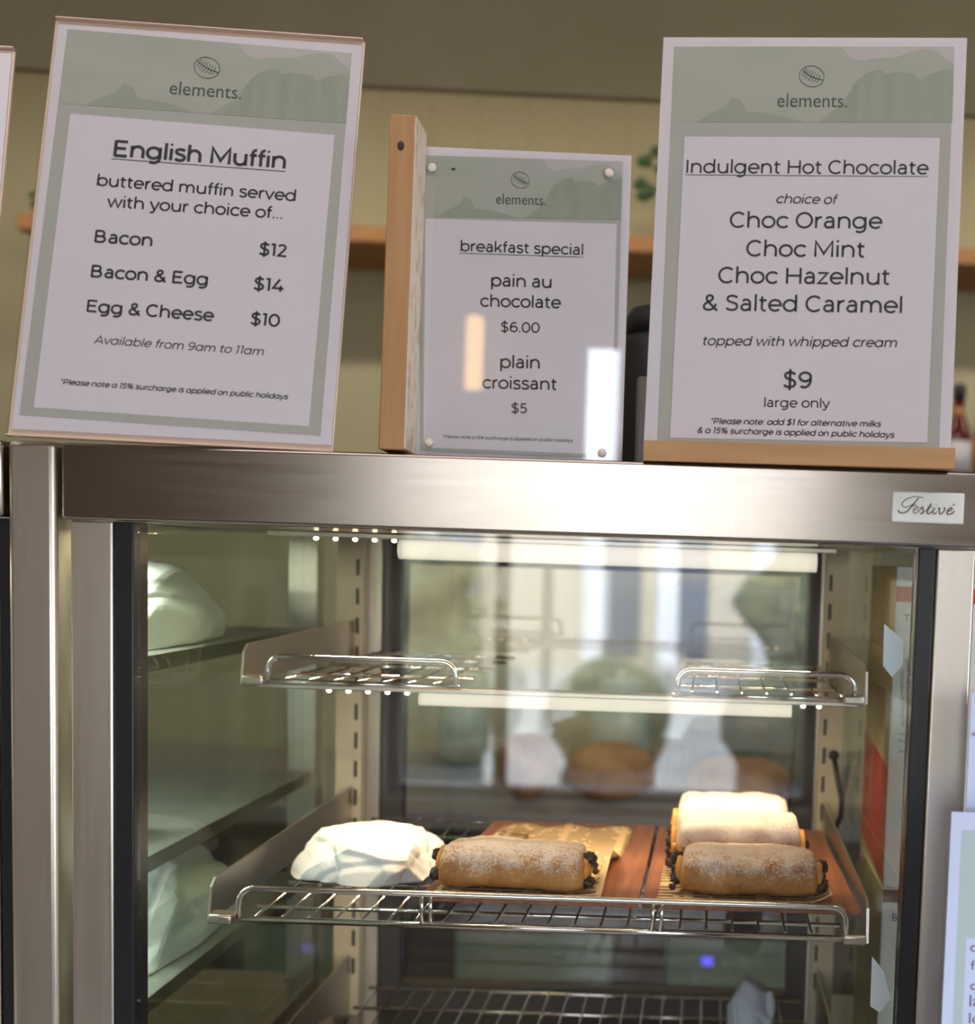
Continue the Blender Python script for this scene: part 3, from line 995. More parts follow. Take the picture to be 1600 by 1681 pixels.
def crust_nodes(m):
    t = nd(m, 'ShaderNodeTexCoord')
    s = nd(m, 'ShaderNodeSeparateXYZ')
    lk(m, t.outputs['Object'], s.inputs[0])
    n1 = nd(m, 'ShaderNodeTexNoise'); n1.inputs['Scale'].default_value = 55; n1.inputs['Detail'].default_value = 6
    n1.inputs['Roughness'].default_value = .7
    n2 = nd(m, 'ShaderNodeTexNoise'); n2.inputs['Scale'].default_value = 500; n2.inputs['Detail'].default_value = 3
    lk(m, t.outputs['Object'], n1.inputs['Vector']); lk(m, t.outputs['Object'], n2.inputs['Vector'])
    base = nd(m, 'ShaderNodeValToRGB')
    e = base.color_ramp.elements
    e[0].position, e[0].color = .30, (0.36, 0.125, 0.028, 1)
    e[1].position, e[1].color = .70, (0.70, 0.37, 0.11, 1)
    lk(m, n1.outputs['Fac'], base.inputs[0])
    # icing sugar lies on the upper half (height above the base), broken up by grain
    a = nd(m, 'ShaderNodeMapRange'); a.inputs['From Min'].default_value = .011; a.inputs['From Max'].default_value = .039
    lk(m, s.outputs['Z'], a.inputs['Value'])
    b1 = nd(m, 'ShaderNodeMath', operation='MULTIPLY_ADD'); b1.inputs[1].default_value = 1.5; b1.inputs[2].default_value = -.66
    lk(m, n1.outputs['Fac'], b1.inputs[0])
    b2 = nd(m, 'ShaderNodeMath', operation='MULTIPLY_ADD'); b2.inputs[1].default_value = 1.7; b2.inputs[2].default_value = -.85
    lk(m, n2.outputs['Fac'], b2.inputs[0])
    c1 = nd(m, 'ShaderNodeMath', operation='ADD'); c2 = nd(m, 'ShaderNodeMath', operation='ADD')
    lk(m, a.outputs[0], c1.inputs[0]); lk(m, b1.outputs[0], c1.inputs[1])
    lk(m, c1.outputs[0], c2.inputs[0]); lk(m, b2.outputs[0], c2.inputs[1])
    d = nd(m, 'ShaderNodeMapRange'); d.inputs['From Min'].default_value = .42; d.inputs['From Max'].default_value = 1.0
    d.inputs['To Max'].default_value = .85
    lk(m, c2.outputs[0], d.inputs['Value'])
    mx = nd(m, 'ShaderNodeMix', data_type='RGBA')
    lk(m, d.outputs[0], mx.inputs['Factor']); lk(m, base.outputs[0], mx.inputs['A'])
    mx.inputs['B'].default_value = (.83, .76, .72, 1)
    lk(m, mx.outputs['Result'], bsdf(m).inputs['Base Color'])
    bp = nd(m, 'ShaderNodeBump'); bp.inputs['Strength'].default_value = .5; bp.inputs['Distance'].default_value = .0018
    lk(m, n1.outputs['Fac'], bp.inputs['Height'])
    lk(m, bp.outputs[0], bsdf(m).inputs['Normal'])


crust_nodes(crust)
chocm = mat('dark chocolate', (0.030, 0.014, 0.010), .35)
rollm = noisy(mat('golden inner layers', rough=.6), (.62, .26, .05), (.80, .42, .10), (1, 1, 1), 120)


def pastry(label, loc, Lx, Wy, H, seed, rz=0.0):
    random.seed(seed)
    t = thing('chocolate_pastry', label, 'pastry', loc, (0, 0, rz), group='chocolate pastries on the boards')
    nx, na = 60, 48
    vs, fs = [], []
    so = Vector((seed * 3.1, seed * 5.7, seed))
    for i in range(nx + 1):
        u = i / nx * 2 - 1
        # a log whose ends tuck in a little, flat underneath
        e = (1 - abs(u) ** 7) ** .42 if abs(u) < 1 else 0.0
        e = .55 + .45 * e if abs(u) < 1 else .55
        waist = 1 - .018 * cos(u * 2.2 * pi) * (1 if abs(u) < .8 else .3)
        for j in range(na):
            a = 2 * pi * j / na
            ca, sa = cos(a), sin(a)
            y = math.copysign(abs(ca) ** .74, ca) * Wy / 2
            z = math.copysign(abs(sa) ** .74, sa)
            z = H * .5 + z * H * .5
            z = max(z, H * .02)
            x = u * Lx / 2 * (1 - .03 * (z / H) ** 2)
            p = Vector((x, y * e * waist, H * .5 + (z - H * .5) * (e * waist if z > H * .5 else (.75 + .25 * e))))
            n = noise.noise(p * 34 + so) * .0024 + noise.noise(p * 95 + so) * .0010 + noise.noise(Vector((p.x * 10, p.y * 130, p.z * 130)) + so) * .0006
            d = Vector((0, p.y, (p.z - H * .5)))
            if d.length > 0:
                d.normalize()
            q = p + d * n * 1.25
            q.z = max(q.z, 0.0003)
            vs.append(q)
    for i in range(nx):
        for j in range(na):
            fs.append((i * na + j, (i + 1) * na + j, (i + 1) * na + (j + 1) % na, i * na + (j + 1) % na))
    mb = MB().add(vs, fs, True)
    for end in (0, nx):
        c = len(mb.v)
        ring = [end * na + j for j in range(na)]
        cen = sum((Vector(mb.v[k]) for k in ring), Vector()) / na
        mb.v.append(tuple(cen + Vector((.002 if end else -.002, 0, 0))))
        for j in range(na):
            mb.f.append((ring[j], ring[(j + 1) % na], c)); mb.sm.append(True)
    mb.build('crust', crust, t)
    for s in (-1, 1):
        sp = MB()
        pts = []
        for k in range(46):
            a = k / 45 * 3.6 * pi + seed
            rr = .0035 + (1 - k / 45) * .0095
            pts.append((s * (Lx / 2 + .0005 + .0022 * (k / 45)), cos(a) * rr * Wy / .05 * .95, H * .46 + sin(a) * rr * H / .042))
        sp.tube(pts, .0028, 7)
        sp.build('rolled_end', rollm, t)
        ch = MB()
        for (yy, zz) in ((-.013, .009), (.012, .013), (-.003, .026)):
            ch.blob((s * (Lx / 2 + .003), yy + random.uniform(-.003, .003), zz + random.uniform(-.002, .002)),
                    (.0052, .0050, .0052), 3, .55, seed + yy * 999)
            ch.blob((s * (Lx / 2 + .006), yy + random.uniform(-.006, .006), zz + random.uniform(-.004, .003)), (.003, .003, .003), 2, .5, seed + zz * 999)
        ch.build('chocolate', chocm, t)
    return t


pastry('sugar dusted chocolate pastry lying alone on the left board', (-.1535, .164, ztop(.164) + .0026), .119, .064, .0365, 1, radians(-1.5))
pastry('sugar dusted chocolate pastry at the front of the row of three', (.0410, .164, ztop(.164) + .0040), .113, .064, .0365, 2, radians(-1))
pastry('chocolate pastry in the middle of the row of three', (.0330, .233, ztop(.233) + .0052), .110, .062, .0530, 3, radians(2))
pastry('chocolate pastry at the back of the row of three', (.0300, .302, ztop(.302) + .0028), .106, .062, .0610, 4, radians(-1))


# ------------------------------------------------------------------ paper parcels
def parcel(name, label, loc, r, seed, m, rz=0.0, folds=9, amp=.10, group=None, cat='wrapped food', sub=5):
    random.seed(seed)
    bm = bmesh.new()
    bmesh.ops.create_icosphere(bm, subdivisions=sub, radius=1)
    pl, fac = [], []
    for i in range(folds):
        n = Vector((random.gauss(0, 1), random.gauss(0, 1), random.gauss(0, .7))).normalized()
        pl.append((n, random.uniform(.5, 1.3), random.random(), random.uniform(.3, 1)))
    for i in range(44):
        n = Vector((random.gauss(0, 1), random.gauss(0, 1), random.gauss(0, 1))).normalized()
        fac.append((n, random.uniform(.84, .97)))
    for v in bm.verts:
        d = v.co.normalized()
        b = Vector((math.copysign(abs(d.x) ** .8, d.x), math.copysign(abs(d.y) ** .8, d.y), math.copysign(abs(d.z) ** .85, d.z)))
        L0 = b.length
        k = min([1.0] + [o_ / (d.dot(n) * L0) for (n, o_) in fac if d.dot(n) > .3])
        for (n, fq, ph, w_) in pl:
            x = d.dot(n) * fq + ph
            tri = abs((x % 1.0) - .5) * 2
            k -= amp * w_ * max(0, tri - .80) * 1.2
        k -= amp * .22 * noise.noise(d * 3 + Vector((seed, 3, 1)))
        p = Vector((b.x * r[0] * k, b.y * r[1] * k, b.z * r[2] * k * (2 if d.z > 0 else 1)))
        p.z = max(p.z + .12 * r[2], .0004)
        v.co = p
    bm.verts.index_update()
    o = MB().add([v.co for v in bm.verts], [[v.index for v in f.verts] for f in bm.faces], False).build(name, m)
    bm.free()
    o.location = loc
    o.rotation_euler = (0, 0, rz)
    tag(o, label, cat, group)
    o.data.attributes  # keep
    return o


parcel('paper_parcel', 'white paper wrapped parcel at the left end of the lower wire shelf', (-.3030, .272, ZL + .0018), (.0685, .066, .0230), 11, WRAP, radians(4), 7, .16, sub=6)
bagm = mat('pale blue white paper', (.62, .68, .80), .6)
parcel('paper_bag', 'small pale paper bag on the bottom wire shelf', (.0585, .41, 1.0113), (.028, .04, .028), 21, bagm, 0, 8, .2, cat='bag')

# ------------------------------------------------------------------ signs on the cabinet
def sign_plane(loc, rot):
    R = Euler(rot, 'XYZ').to_matrix()
    n = R @ Vector((0, -1, 0))

    def on(px, py):
        """picture point -> sign coordinates (x across, z up), for a sign standing at loc with rot"""
        v = _d + (px - PPX) / FPX * _r - (py - PPY) / FPX * _u
        k = (Vector(loc) - CAM).dot(n) / v.dot(n)
        q = R.inverted() @ (CAM + v * k - Vector(loc))
        return Vector((q.x, 0, q.z))
    return on


def rot_of(yaw, pitch, roll):
    m = Matrix.Rotation(radians(yaw), 3, 'Z') @ Matrix.Rotation(radians(pitch), 3, 'X') @ Matrix.Rotation(radians(roll), 3, 'Y')
    return m.to_euler('XYZ')


def ly(p, y):
    return Vector((p.x, y, p.z))


RIDGE_R = [(.52, 0), (.60, .20), (.66, .55), (.70, .66), (.745, .70), (.765, .63), (.80, .66), (.86, .64), (.885, .56), (.92, .64), (.96, .68), (1.0, .72), (1.0, 0)]
RIDGE_L = [(.09, 0), (.14, .12), (.19, .20), (.215, .33), (.245, .30), (.27, .14), (.33, .13), (.40, .08), (.48, 0)]
CLOUDP = [(.60, 1.0), (.63, .86), (.67, .80), (.72, .84), (.80, .86), (.86, .94), (.90, .97), (.93, .95), (.97, .84), (1.0, .76), (1.0, 1.0)]


def printed(t, on, pic, frame, panel, lines, under, logo, border=False):
    """the printed face: picture strip, sage frame, white panel, leaf mark and lettering"""
    quad = lambda q, y: [ly(on(*p), y) for p in q]
    MB().prism(quad(frame, -.0002), (0, -.0001, 0)).build('printed_border', SAGE, t)
    P = quad(pic, -.0003)
    pc = MB().prism(P, (0, -.0001, 0)).build('landscape_print', SAGE2, t)

    def inpic(poly, y, m, nm):
        out = []
        for (u, v) in poly:
            a = P[0].lerp(P[1], u); b_ = P[3].lerp(P[2], u)
            q = b_.lerp(a, v)
            out.append(Vector((q.x, y, q.z)))
        MB().prism(out, (0, -.00008, 0)).build(nm, m, pc)
    inpic(CLOUDP, -.00042, CLOUD, 'pale_cloud')
    inpic(RIDGE_L, -.00042, SAGE4, 'far_ridge')
    inpic(RIDGE_R, -.00042, SAGE3, 'near_ridge')
    q = quad(panel, -.0003)
    pn = MB().prism(q, (0, -.00012, 0)).build('printed_panel', PAPER, t)
    if border:
        MB().tube([ly(v, -.0004) for v in q], .00012, 5, True).build('thin_outline', INKS, pn)
    groups = {}
    for ln in lines:
        body, a, b_ = ln[:3]
        o = ln[3] if len(ln) > 3 else {}
        key = o.get('ink', 'k')
        mb = groups.setdefault(key, MB())
        if key == 'g':
            put_text(mb, body, ly(on(*a), -.00058), ly(on(*b_), -.00058), (0, -1, 0), ky=1.12)
        else:
            put_print(mb, body, ly(on(*a), -.00058), ly(on(*b_), -.00058), (0, -1, 0), weight=o.get('w', 84) * 1.28, shear=o.get('sh', 0))
    for (a, b_, th) in under:
        A, B = ly(on(*a), -.00055), ly(on(*b_), -.00055)
        groups['k'].prism([A, B, B + Vector((0, 0, -th)), A + Vector((0, 0, -th))], (0, -.00004, 0))
    for key, mb in groups.items():
        mb.build('lettering', {'k': INK, 's': INKS, 'g': INKG}[key], t)
    # the leaf mark: a rounded outline with a midrib and side veins
    c = on(*logo[0]); c2 = on(logo[0][0] + logo[1], logo[0][1]); r = (c2 - c).length
    lm = MB()
    lt = .00019 * r / .008
    pts = []
    for k in range(28):
        a = 2 * pi * k / 28
        rr = r * (1 + .05 * cos(2 * (a + .6)))
        pts.append(Vector((c.x + rr * cos(a), -.0006, c.z + rr * .92 * sin(a))))
    lm.tube(pts, lt, 5, True)
    rib = [Vector((c.x + r * x, -.0006, c.z + r * z)) for x, z in ((-.78, .52), (-.4, .22), (0, -.02), (.45, -.22), (.92, -.34))]
    lm.tube(rib, lt * 1.3, 5)
    for k in range(1, 8):
        u = k / 8 * .96
        i = min(int(u * 4), 3)
        b0 = rib[i].lerp(rib[i + 1], u * 4 - i)
        for d, ln_ in ((Vector((.12, 0, .75)), .62), (Vector((-.45, 0, -.6)), .62)):
            e = b0 + d * r * ln_ * (1 - .55 * abs(u - .45))
            lm.tube([b0, e], lt * .75, 4)
    lm.build('leaf_mark', INKG, t)


def acrylic(t, w, h, th, back=.004):
    MB().box((-w / 2, .0, 0), (w / 2, back, h), .0006).build('backing', PAPER, t)


IT = {'sh': .2, 'w': 82}
# left sign ----------------------------------------------------------
loc, rot = (-.3661, -.0045, 1.5655), rot_of(3.42, -11.75, .86)
t = thing('menu_sign', 'large tilted white English Muffin menu sign at the left end of the cabinet', 'sign', loc, rot)
on = sign_plane(loc, rot)
w, h = .215, .302
MB().box((-w / 2 + .003, .0, .004), (w / 2 - .001, .0012, h - .004)).build('paper_sheet', PAPER, t)
hol = MB().box((-w / 2, .0014, 0), (w / 2, .0042, h), .0006).build('acrylic_holder', EDGE, t)
MB().box((-w / 2, -.0020, 0), (w / 2, -.0010, h)).build('clear_cover', CLEAR, t)
MB().box((-w / 2 + .001, -.0018, h), (w / 2 - .001, .0040, h + .0012), .0005).build('top_edge', EDGE, t)
MB().box((-w / 2, -.0018, -.0008), (w / 2, .0040, -.0001)).build('bottom_edge', EDGE, t)
printed(t, on, [(111, 48), (577, 88), (568, 203), (97, 170)], [(111, 48), (577, 88), (526, 715), (32, 681)], [(116, 187), (549, 222), (507, 700), (56, 669)],
        [('elements.', (278, 155), (396, 163.5), {'ink': 'g'}),
         ('English Muffin', (186, 257), (469, 277.5), {'w': 104}),
         ('buttered muffin served', (159, 305), (485, 331), {'w': 92}), ('with your choice of...', (175, 340), (463, 360), {'w': 92}),
         ('Bacon', (155, 398), (250, 405), {'w': 100}), ('$12', (425, 419), (470, 422.5), {'w': 100}),
         ('Bacon & Egg', (149, 455), (341, 469), {'w': 100}), ('$14', (416, 476), (465, 480), {'w': 100}),
         ('Egg & Cheese', (142, 512), (351, 528), {'w': 100}), ('$10', (411, 533), (459, 537), {'w': 100}),
         ('Available from 9am to 11am', (154, 564), (433, 584), dict(IT, ink='s')),
         ('*Please note a 15% surcharge is applied on public holidays', (100, 631), (473, 656), dict(IT, w=104))],
        [((183, 260.5), (469, 281.5), .0006)], ((340, 112), 21))
# the next sign along, only its edge in the picture
pe = at(13, 80, .045)
loc2 = (pe.x - .1075 - .0062, .012, 1.5655)
t = thing('menu_sign', 'white sign cut off by the left edge of the picture', 'sign', loc2, rot_of(3, -9.0, .6))
MB().box((-w / 2, .0, .004), (w / 2 - .001, .0012, .281)).build('paper_sheet', PAPER, t)
MB().box((-w / 2, .0014, 0), (w / 2, .0042, .284), .0006).build('acrylic_holder', EDGE, t)
MB().box((-w / 2, -.0018, .2845), (w / 2, .0040, .2857), .0005).build('top_edge', EDGE, t)
# middle sign: pine block with an acrylic panel ----------------------
loc, rot = (-.1340, .0263, 1.5643), rot_of(-.47, -2.43, .55)
t = thing('menu_sign', 'smaller breakfast special sign screwed to a pine block', 'sign', loc, rot)
on = sign_plane(loc, rot)
pa = [on(690, 240), on(1036, 255), on(1020, 762), on(666, 746)]
MB().prism([ly(p, .0004) for p in pa], (0, .0008, 0)).build('paper_sheet', PAPER, t)
MB().prism([ly(p, -.0016) for p in pa], (0, .0006, 0)).build('clear_cover', CLEAR, t)
MB().prism([ly(p, .0014) for p in pa], (0, .003, 0)).build('acrylic_holder', EDGE, t)
lw_ = Matrix.LocRotScale(Vector(loc), rot, None).inverted()
MB().box((-.0920, -.0305, -.0006), (-.0748, .0060, .2235), .001).build('pine_block', PINE, t)
MB().box((-.0747, -.0300, .0006), (-.0742, .0000, .2225)).build('sawn_face', ENDGRAIN, t)
MB().blob((-.0838, -.0305, .2025), (.0024, .0006, .0034), 2).build('knot', mat('dark knot', (.05, .018, .012), .6), t)
for (px, py) in ((710, 277), (1000, 286), (705, 727), (988, 744)):
    p = on(px, py)
    MB().lathe([(.0031, 0), (.0031, .0006), (.0022, .0012), (.0004, .0014)], n=16).build('screw_cap', mat('cream cap', (.80, .70, .64), .4), t)
    s_ = bpy.data.objects[[o.name for o in t.children if o.name.startswith('screw_cap')][-1]]
    s_.rotation_euler = (radians(90), 0, 0)
    s_.location = (p.x, -.0017, p.z)
p = on(745, 279)
MB().blob((p.x, -.0018, p.z), (.0016, .0004, .0008), 2).build('dark_speck', BLACK, t)
printed(t, on, [(692.5, 255), (1022, 265.5), (1018, 361), (691, 355)], [(692.5, 255), (1022, 265.5), (1008, 752), (690, 740)], [(698.5, 359), (1012, 368), (1003, 747), (695, 734.5)],
        [('elements.', (814, 335), (896, 337.5), {'ink': 'g'}),
         ('breakfast special', (756, 412.5), (957, 419), {'w': 82}),
         ('pain au', (806, 470), (905, 473), {'w': 84}), ('chocolate', (788, 503.5), (921, 506.5), {'w': 84}),
         ('$6.00', (822, 545), (886, 546.5), {'w': 84}), ('plain', (821, 604), (886, 605.5), {'w': 84}),
         ('croissant', (791.5, 637.5), (913, 640.5), {'w': 84}), ('$5', (839, 678), (865, 678.5), {'ink': 's', 'w': 96}),
         ('*Please note a 15% surcharge is applied on public holidays', (727, 719), (940, 726), {'ink': 's', 'sh': .2, 'w': 84})],
        [((754, 415.5), (958, 422), .0004)], ((854, 296), 14.5))
# right sign: paper in a pine base -----------------------------------
loc, rot = (.0565, .006, 1.5765), rot_of(-5.01, -9.29, .06)
t = thing('menu_sign', 'large hot chocolate menu sign standing in a pine base at the right', 'sign', loc, rot)
on = sign_plane(loc, rot)
pa = [on(1089, 61), on(1587, 62), on(1560, 743), on(1056, 737)]
MB().prism([ly(p, .0002) for p in pa], (0, .0008, 0)).build('paper_sheet', PAPER, t)
MB().prism([ly(p, -.0016) for p in pa], (0, .0006, 0)).build('clear_cover', CLEAR, t)
MB().prism([ly(p, .0012) for p in pa], (0, .0028, 0)).build('acrylic_holder', EDGE, t)
printed(t, on, [(1107, 77), (1566, 77), (1562.5, 201), (1103, 201)], [(1107, 77), (1566, 77), (1541, 741), (1079, 733)], [(1123, 224), (1543, 226), (1522, 727), (1099, 719)],
        [('elements.', (1275, 176), (1390, 177), {'ink': 'g'}),
         ('Indulgent Hot Chocolate', (1126, 284.5), (1524, 287), {'w': 78}),
         ('choice of', (1274, 334), (1375, 335.5), dict(IT)),
         ('Choc Orange', (1197, 374), (1448, 376), {'w': 78}), ('Choc Mint', (1224, 421), (1418, 423), {'w': 78}),
         ('Choc Hazelnut', (1178, 465), (1459, 468), {'w': 78}), ('& Salted Caramel', (1153, 510), (1480, 514.5), {'w': 78}),
         ('topped with whipped cream', (1154, 567), (1472, 570.5), dict(IT)),
         ('$9', (1285, 637), (1332, 638), {'w': 84}), ('large only', (1254, 668.5), (1362, 670), {'w': 80}),
         ('*Please note: add $1 for alternative milks', (1167, 696), (1446, 701), dict(IT, w=104)),
         ('& a 15% surcharge is applied on public holidays', (1144, 711), (1468, 719), dict(IT, w=104))],
        [((1124, 287), (1523, 290), .00045)], ((1332, 126), 20), border=True)
bs = MB()
fr_ = lambda p: Matrix.LocRotScale(Vector(loc), rot, None).inverted() @ Vector(p)
ca, cb_, cc, cd_ = at(1056, 734, -.008), at(1561, 743, -.008), at(1561, 780, -.008), at(1056, 767, -.008)
base_z = 1.5639
bs.prism([fr_((ca.x, -.006, base_z)), fr_((cb_.x, -.022, base_z)), fr_((cb_.x, .020, base_z)), fr_((ca.x, .036, base_z))],
         fr_((0, 0, 1.5775)) - fr_((0, 0, base_z)))
bs.build('pine_base', PINE_X, t)
# small things that stand on the cabinet behind the signs
o = MB().box((-.03, 0, 0), (.17, .006, .068), .0028).build('grey_panel', mat('warm grey plastic', (.42, .39, .37), .5))
pq = at(1045, 600, .075)
o.location = (pq.x + .03, .075, ZH1 + .0005)
tag(o, 'warm grey rounded panel standing behind the hot chocolate sign', 'panel')
t = thing('canister', 'dark grey canister on top of the cabinet behind the hot chocolate sign', 'canister', (at(1050, 600, .36).x + .035, .36, ZH1 + .0005))
MB().lathe([(.052, 0), (.055, .004), (.055, .135), (.05, .145)], n=32).build('body', DARK, t)
MB().lathe([(.051, .145), (.051, .16), (.045, .17), (.012, .172)], n=32).build('lid', DARK, t)

# ------------------------------------------------------------------ the neighbouring cabinet at the left
nb = thing('display_cabinet', 'second steel display cabinet at the left edge, with paper parcels behind glass', 'display cabinet', (-.76, .28, ZB))
N = local(nb)
Nb = lambda a, b, bev=0.0: MB().box(N(a), N(b), bev)
Nb((-1.06, -.004, ZH0), (-.4805, .58, ZH1), .0025).build('header', STEEL_H, nb)
Nb((-.4770, -.004, ZB), (-.4445, .03, ZH1 + .0005), .004).build('front_post', STEEL_V, nb)
Nb((-.4860, .001, ZB + .03), (-.4775, .0235, ZH0 - .0005), .001).build('seal', BLACK, nb)
Nb((-.505, -.0005, ZB + .03), (-.4865, .02, ZH0 - .0005), .001).build('inner_post', STEEL_V, nb)
Nb((-1.05, .006, ZB + .04), (-.5055, .011, ZH0 - .0005)).build('front_glass', PANE, nb)
Nb((-.4500, .031, ZB + .04), (-.4455, .56, ZH0 - .0005)).build('side_glass', SIDE, nb)
Nb((-1.06, 0, ZB), (-.446, .58, ZB + .035), .002).build('base', STEEL_H, nb)
Nb((-1.06, .0, ZB + .035), (-1.05, .58, ZH0 - .0005)).build('side_panel', STEEL_V, nb)
Nb((-1.05, .57, ZB + .035), (-.68, .58, ZH0 - .0005)).build('back_panel', STEEL, nb)
Nb((-.478, .555, ZB + .035), (-.446, .58, ZH0 - .0005)).build('rear_post', STEEL_V, nb)
lamp('next_cabinet_led', 'AREA', (-.74, .20, 1.505), 5.0, (1.0, .97, .84), shape='RECTANGLE', size=.5, size_y=.006)
for z in (1.390, 1.226):
    lamp('next_shelf_fill', 'AREA', (-.74, .12, z), 2.6, (.93, 1.0, .90), shape='RECTANGLE', size=.5, size_y=.006)  # fill strips added to brighten the parcels, no bars built for them
NSH = [1.405, 1.240, 1.122]
slab = mat('grey shelf sheet', (.34, .34, .32), .5, .1)
for k, z in enumerate(NSH):
    t = thing('shelf', ['upper dark shelf inside the left cabinet', 'middle dark shelf inside the left cabinet', 'lower dark shelf inside the left cabinet'][k], 'shelf', (-.74, .31, z))
    q = local(t)
    MB().box(q((-1.045, .06, z - .008)), q((-.452, .55, z)), .001).build('tray', slab, t)
    MB().box(q((-1.045, .058, z - .012)), q((-.452, .0599, z + .006)), .0005).build('front_lip', STEEL, t)
    MB().box(q((-.4518, .08, z - .012)), q((-.4505, .55, z + .001))).build('side_rail', DKSTEEL, t)
for (lab, x, y, z, r, s, a) in [
    ('big white paper parcel on the upper shelf of the left cabinet', -.548, .290, NSH[0], (.090, .17, .042), 31, 0),
    ('small white paper parcel on the middle shelf of the left cabinet', -.530, .19, NSH[1], (.055, .055, .025), 32, 0),
    ('long white paper parcel on the lower shelf of the left cabinet, beside the glass', -.510, .320, NSH[2], (.050, .15, .038), 33, 3),
    ('long white paper parcel on the lower shelf of the left cabinet, further in', -.622, .27, NSH[2], (.052, .15, .042), 34, -2),
    ('short white paper parcel at the front of the lower shelf of the left cabinet', -.530, .115, NSH[2], (.062, .038, .030), 35, 0)]:
    parcel('paper_parcel', lab, (x, y, z + .0006), r, s, WRAP, radians(a), 9, .09, group='parcels in the left cabinet')

# ------------------------------------------------------------------ cartons beyond the right glass
cartm = mat('white carton', (.84, .82, .79), .6)
redm = mat('red carton print', (.55, .055, .045), .6)
darkred = mat('dark red carton print', (.16, .03, .04), .6)
blueink = mat('grey carton ink', (.12, .12, .13), .6)
yelm = mat('kraft carton side', (.62, .46, .24), .6)


def carton(label, z0, z1, x0, y0, band, bandm, words, sidem, seed):
    xw, yd = .16, .16
    t = thing('carton', label, 'carton', (x0 + xw / 2, y0 + yd / 2, z0), group='cartons beside the cabinet')
    q = local(t)
    bx = MB().box(q((x0, y0, z0)), q((x0 + xw, y0 + yd, z1)), .0008).build('box', cartm, t)
    MB().box(q((x0 + .0002, y0 - .0003, band[0])), q((x0 + xw - .0002, y0 - .00002, band[1]))).build('colour_band', bandm, bx)
    # the side towards the glass: kraft coloured, with a red wedge
    MB().box(q((x0 - .0003, y0 + .0005, z0 + .001)), q((x0 - .00002, y0 + yd - .0005, z1 - .001))).build('side_print', yelm, bx)
    if sidem:
        a, b_, c_ = sidem
        MB().prism([q((x0 - .0005, y0 + .001, a)), q((x0 - .0005, y0 + yd - .002, a + .01)), q((x0 - .0005, y0 + yd - .002, c_)), q((x0 - .0005, y0 + .001, b_))], (.0001, 0, 0)).build('red_wedge', redm, bx)
    lt = MB()
    for (body, p, q2, ky) in words:
        put_text(lt, body, q(p), q(q2), (0, -1, 0), ky=ky)
    lt.build('lettering', blueink, bx)
    return t


yc = .207
cz = lambda py, px=1480: at(px, py, yc).z
PXR2 = PXR + .0058
xk = PXR2 + .0004


def cp(px, py):
    p = at(px, py, yc)
    return (p.x, yc - .0004, p.z)


carton('white carton with a red band near the top, beside the right glass', cz(1458), cz(930), xk, yc, (cz(988), cz(963)), redm,
       [('TO', cp(1483, 1020), cp(1507, 1020), .95), ('AVERAGE NUTRITION', cp(1484, 1192), cp(1484, 1100), .8),
        ('Serving size per pack', cp(1492, 1185), cp(1492, 1080), .8), ('Ingredients', cp(1474, 1206), cp(1500, 1206), .8),
        ('Sugar', cp(1474, 1218), cp(1494, 1218), .8), ('Milk', cp(1475, 1236), cp(1489, 1236), .8),
        ('Protein', cp(1485, 1345), cp(1485, 1310), .8)], (cz(1452), cz(1262), cz(1240)), 1)
carton('white carton with a dark red band, under the red banded carton', cz(1458) - .21, cz(1459), xk, yc, (cz(1482), cz(1461)), darkred,
       [('BA', cp(1464, 1512), cp(1486, 1512), .95), ('AVERAGE NUTRITION', cp(1474, 1640), cp(1474, 1552), .8)], None, 2)
t = thing('carton', 'plain carton at the bottom of the stack beside the cabinet', 'carton', (xk + .08, yc + .08, ZB + .0003), group='cartons beside the cabinet')
hh = cz(1458) - .21 - ZB - .0008
if hh > .01:
    MB().box((-.08, -.08, 0), (.08, .08, hh), .0008).build('box', cartm, t)

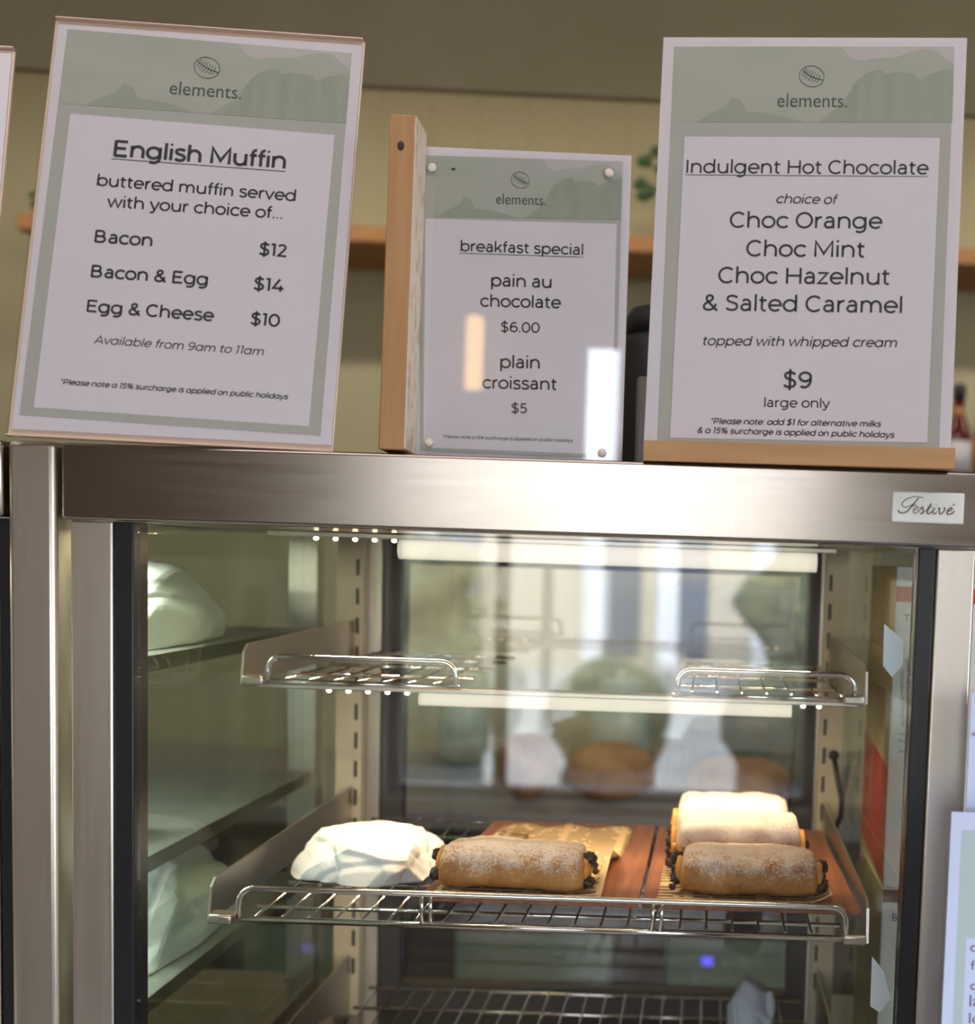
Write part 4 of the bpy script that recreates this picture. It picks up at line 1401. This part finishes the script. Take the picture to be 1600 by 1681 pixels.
# flat pale shapes imitating window glare on the right glass
glarem = mat('pale blue white glare', (.84, .93, 1.0), .4)
for (poly, lab) in (([(1451, 1024), (1483, 1051), (1481, 1092), (1464, 1112), (1449, 1093)], 'pale shape imitating glare on the right glass above the lower shelf'),
                    ([(1431, 1570), (1450, 1594), (1462, 1640), (1444, 1662), (1428, 1652)], 'pale shape imitating glare on the right glass below the lower shelf')):
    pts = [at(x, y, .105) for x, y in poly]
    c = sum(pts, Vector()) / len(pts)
    o = MB().prism([p - c for p in pts], (0, .0006, 0)).build('glare_shape', glarem)
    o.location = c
    tag(o, lab, 'tag', 'imitated glare on the right glass')

# ------------------------------------------------------------------ cards at the lower right
bluep = mat('cool white paper', (.66, .74, 1.0), .6)
tealp = mat('pale teal print', (.50, .62, .63), .6)


def card(label, corners, Y, z0, teal, words):
    p = [at(x, y, Y) for x, y in corners]
    wd, x0, z1 = .15, p[0].x, p[0].z
    t = thing('menu_card', label, 'sign', (x0 + wd / 2, Y, ZB + .0005))
    q = local(t)
    MB().box(q((x0, Y - .012, ZB + .0005)), q((x0 + wd, Y + .014, ZB + .004)), .0008).build('foot', CLEAR, t)
    MB().box(q((x0, Y + .0012, ZB + .004)), q((x0 + wd, Y + .003, z1)), .0004).build('acrylic_stand', CLEAR, t)
    MB().box(q((x0 + .002, Y, z0)), q((x0 + wd - .002, Y + .0010, z1 - .003))).build('paper_sheet', bluep, t)
    if teal:
        a, b_, c_ = teal
        MB().box(q((a, Y - .0002, z0 + .012)), q((x0 + wd - .012, Y - .00002, b_))).build('printed_border', tealp, t)
        MB().box(q((a + .006, Y - .0004, z0 + .018)), q((x0 + wd - .018, Y - .00022, c_))).build('printed_panel', bluep, t)
    lt = MB()
    for (body, a, b_) in words:
        A, B = at(*a, Y - .0006), at(*b_, Y - .0006)
        put_text(lt, body, q(A), q(B), (0, -1, 0))
    if words:
        lt.build('lettering', INKS, t)


card('cool white and teal card in a clear stand at the lower right', [(1557, 1325)], -.07, 1.04,
     (at(1577, 1400, -.07).x, at(1577, 1362, -.07).z, at(1590, 1540, -.07).z),
     [('c', (1592, 1562), (1601, 1562)), ('f', (1593, 1592), (1600, 1592)), ('c', (1592, 1625), (1601, 1625)), ('la', (1591, 1652), (1608, 1652)), ('lo', (1590, 1680), (1609, 1680))])
card('white card standing behind the teal card at the right edge', [(1590, 1130)], -.03, 1.04, None, [('x', (1594, 1208), (1601, 1208))])
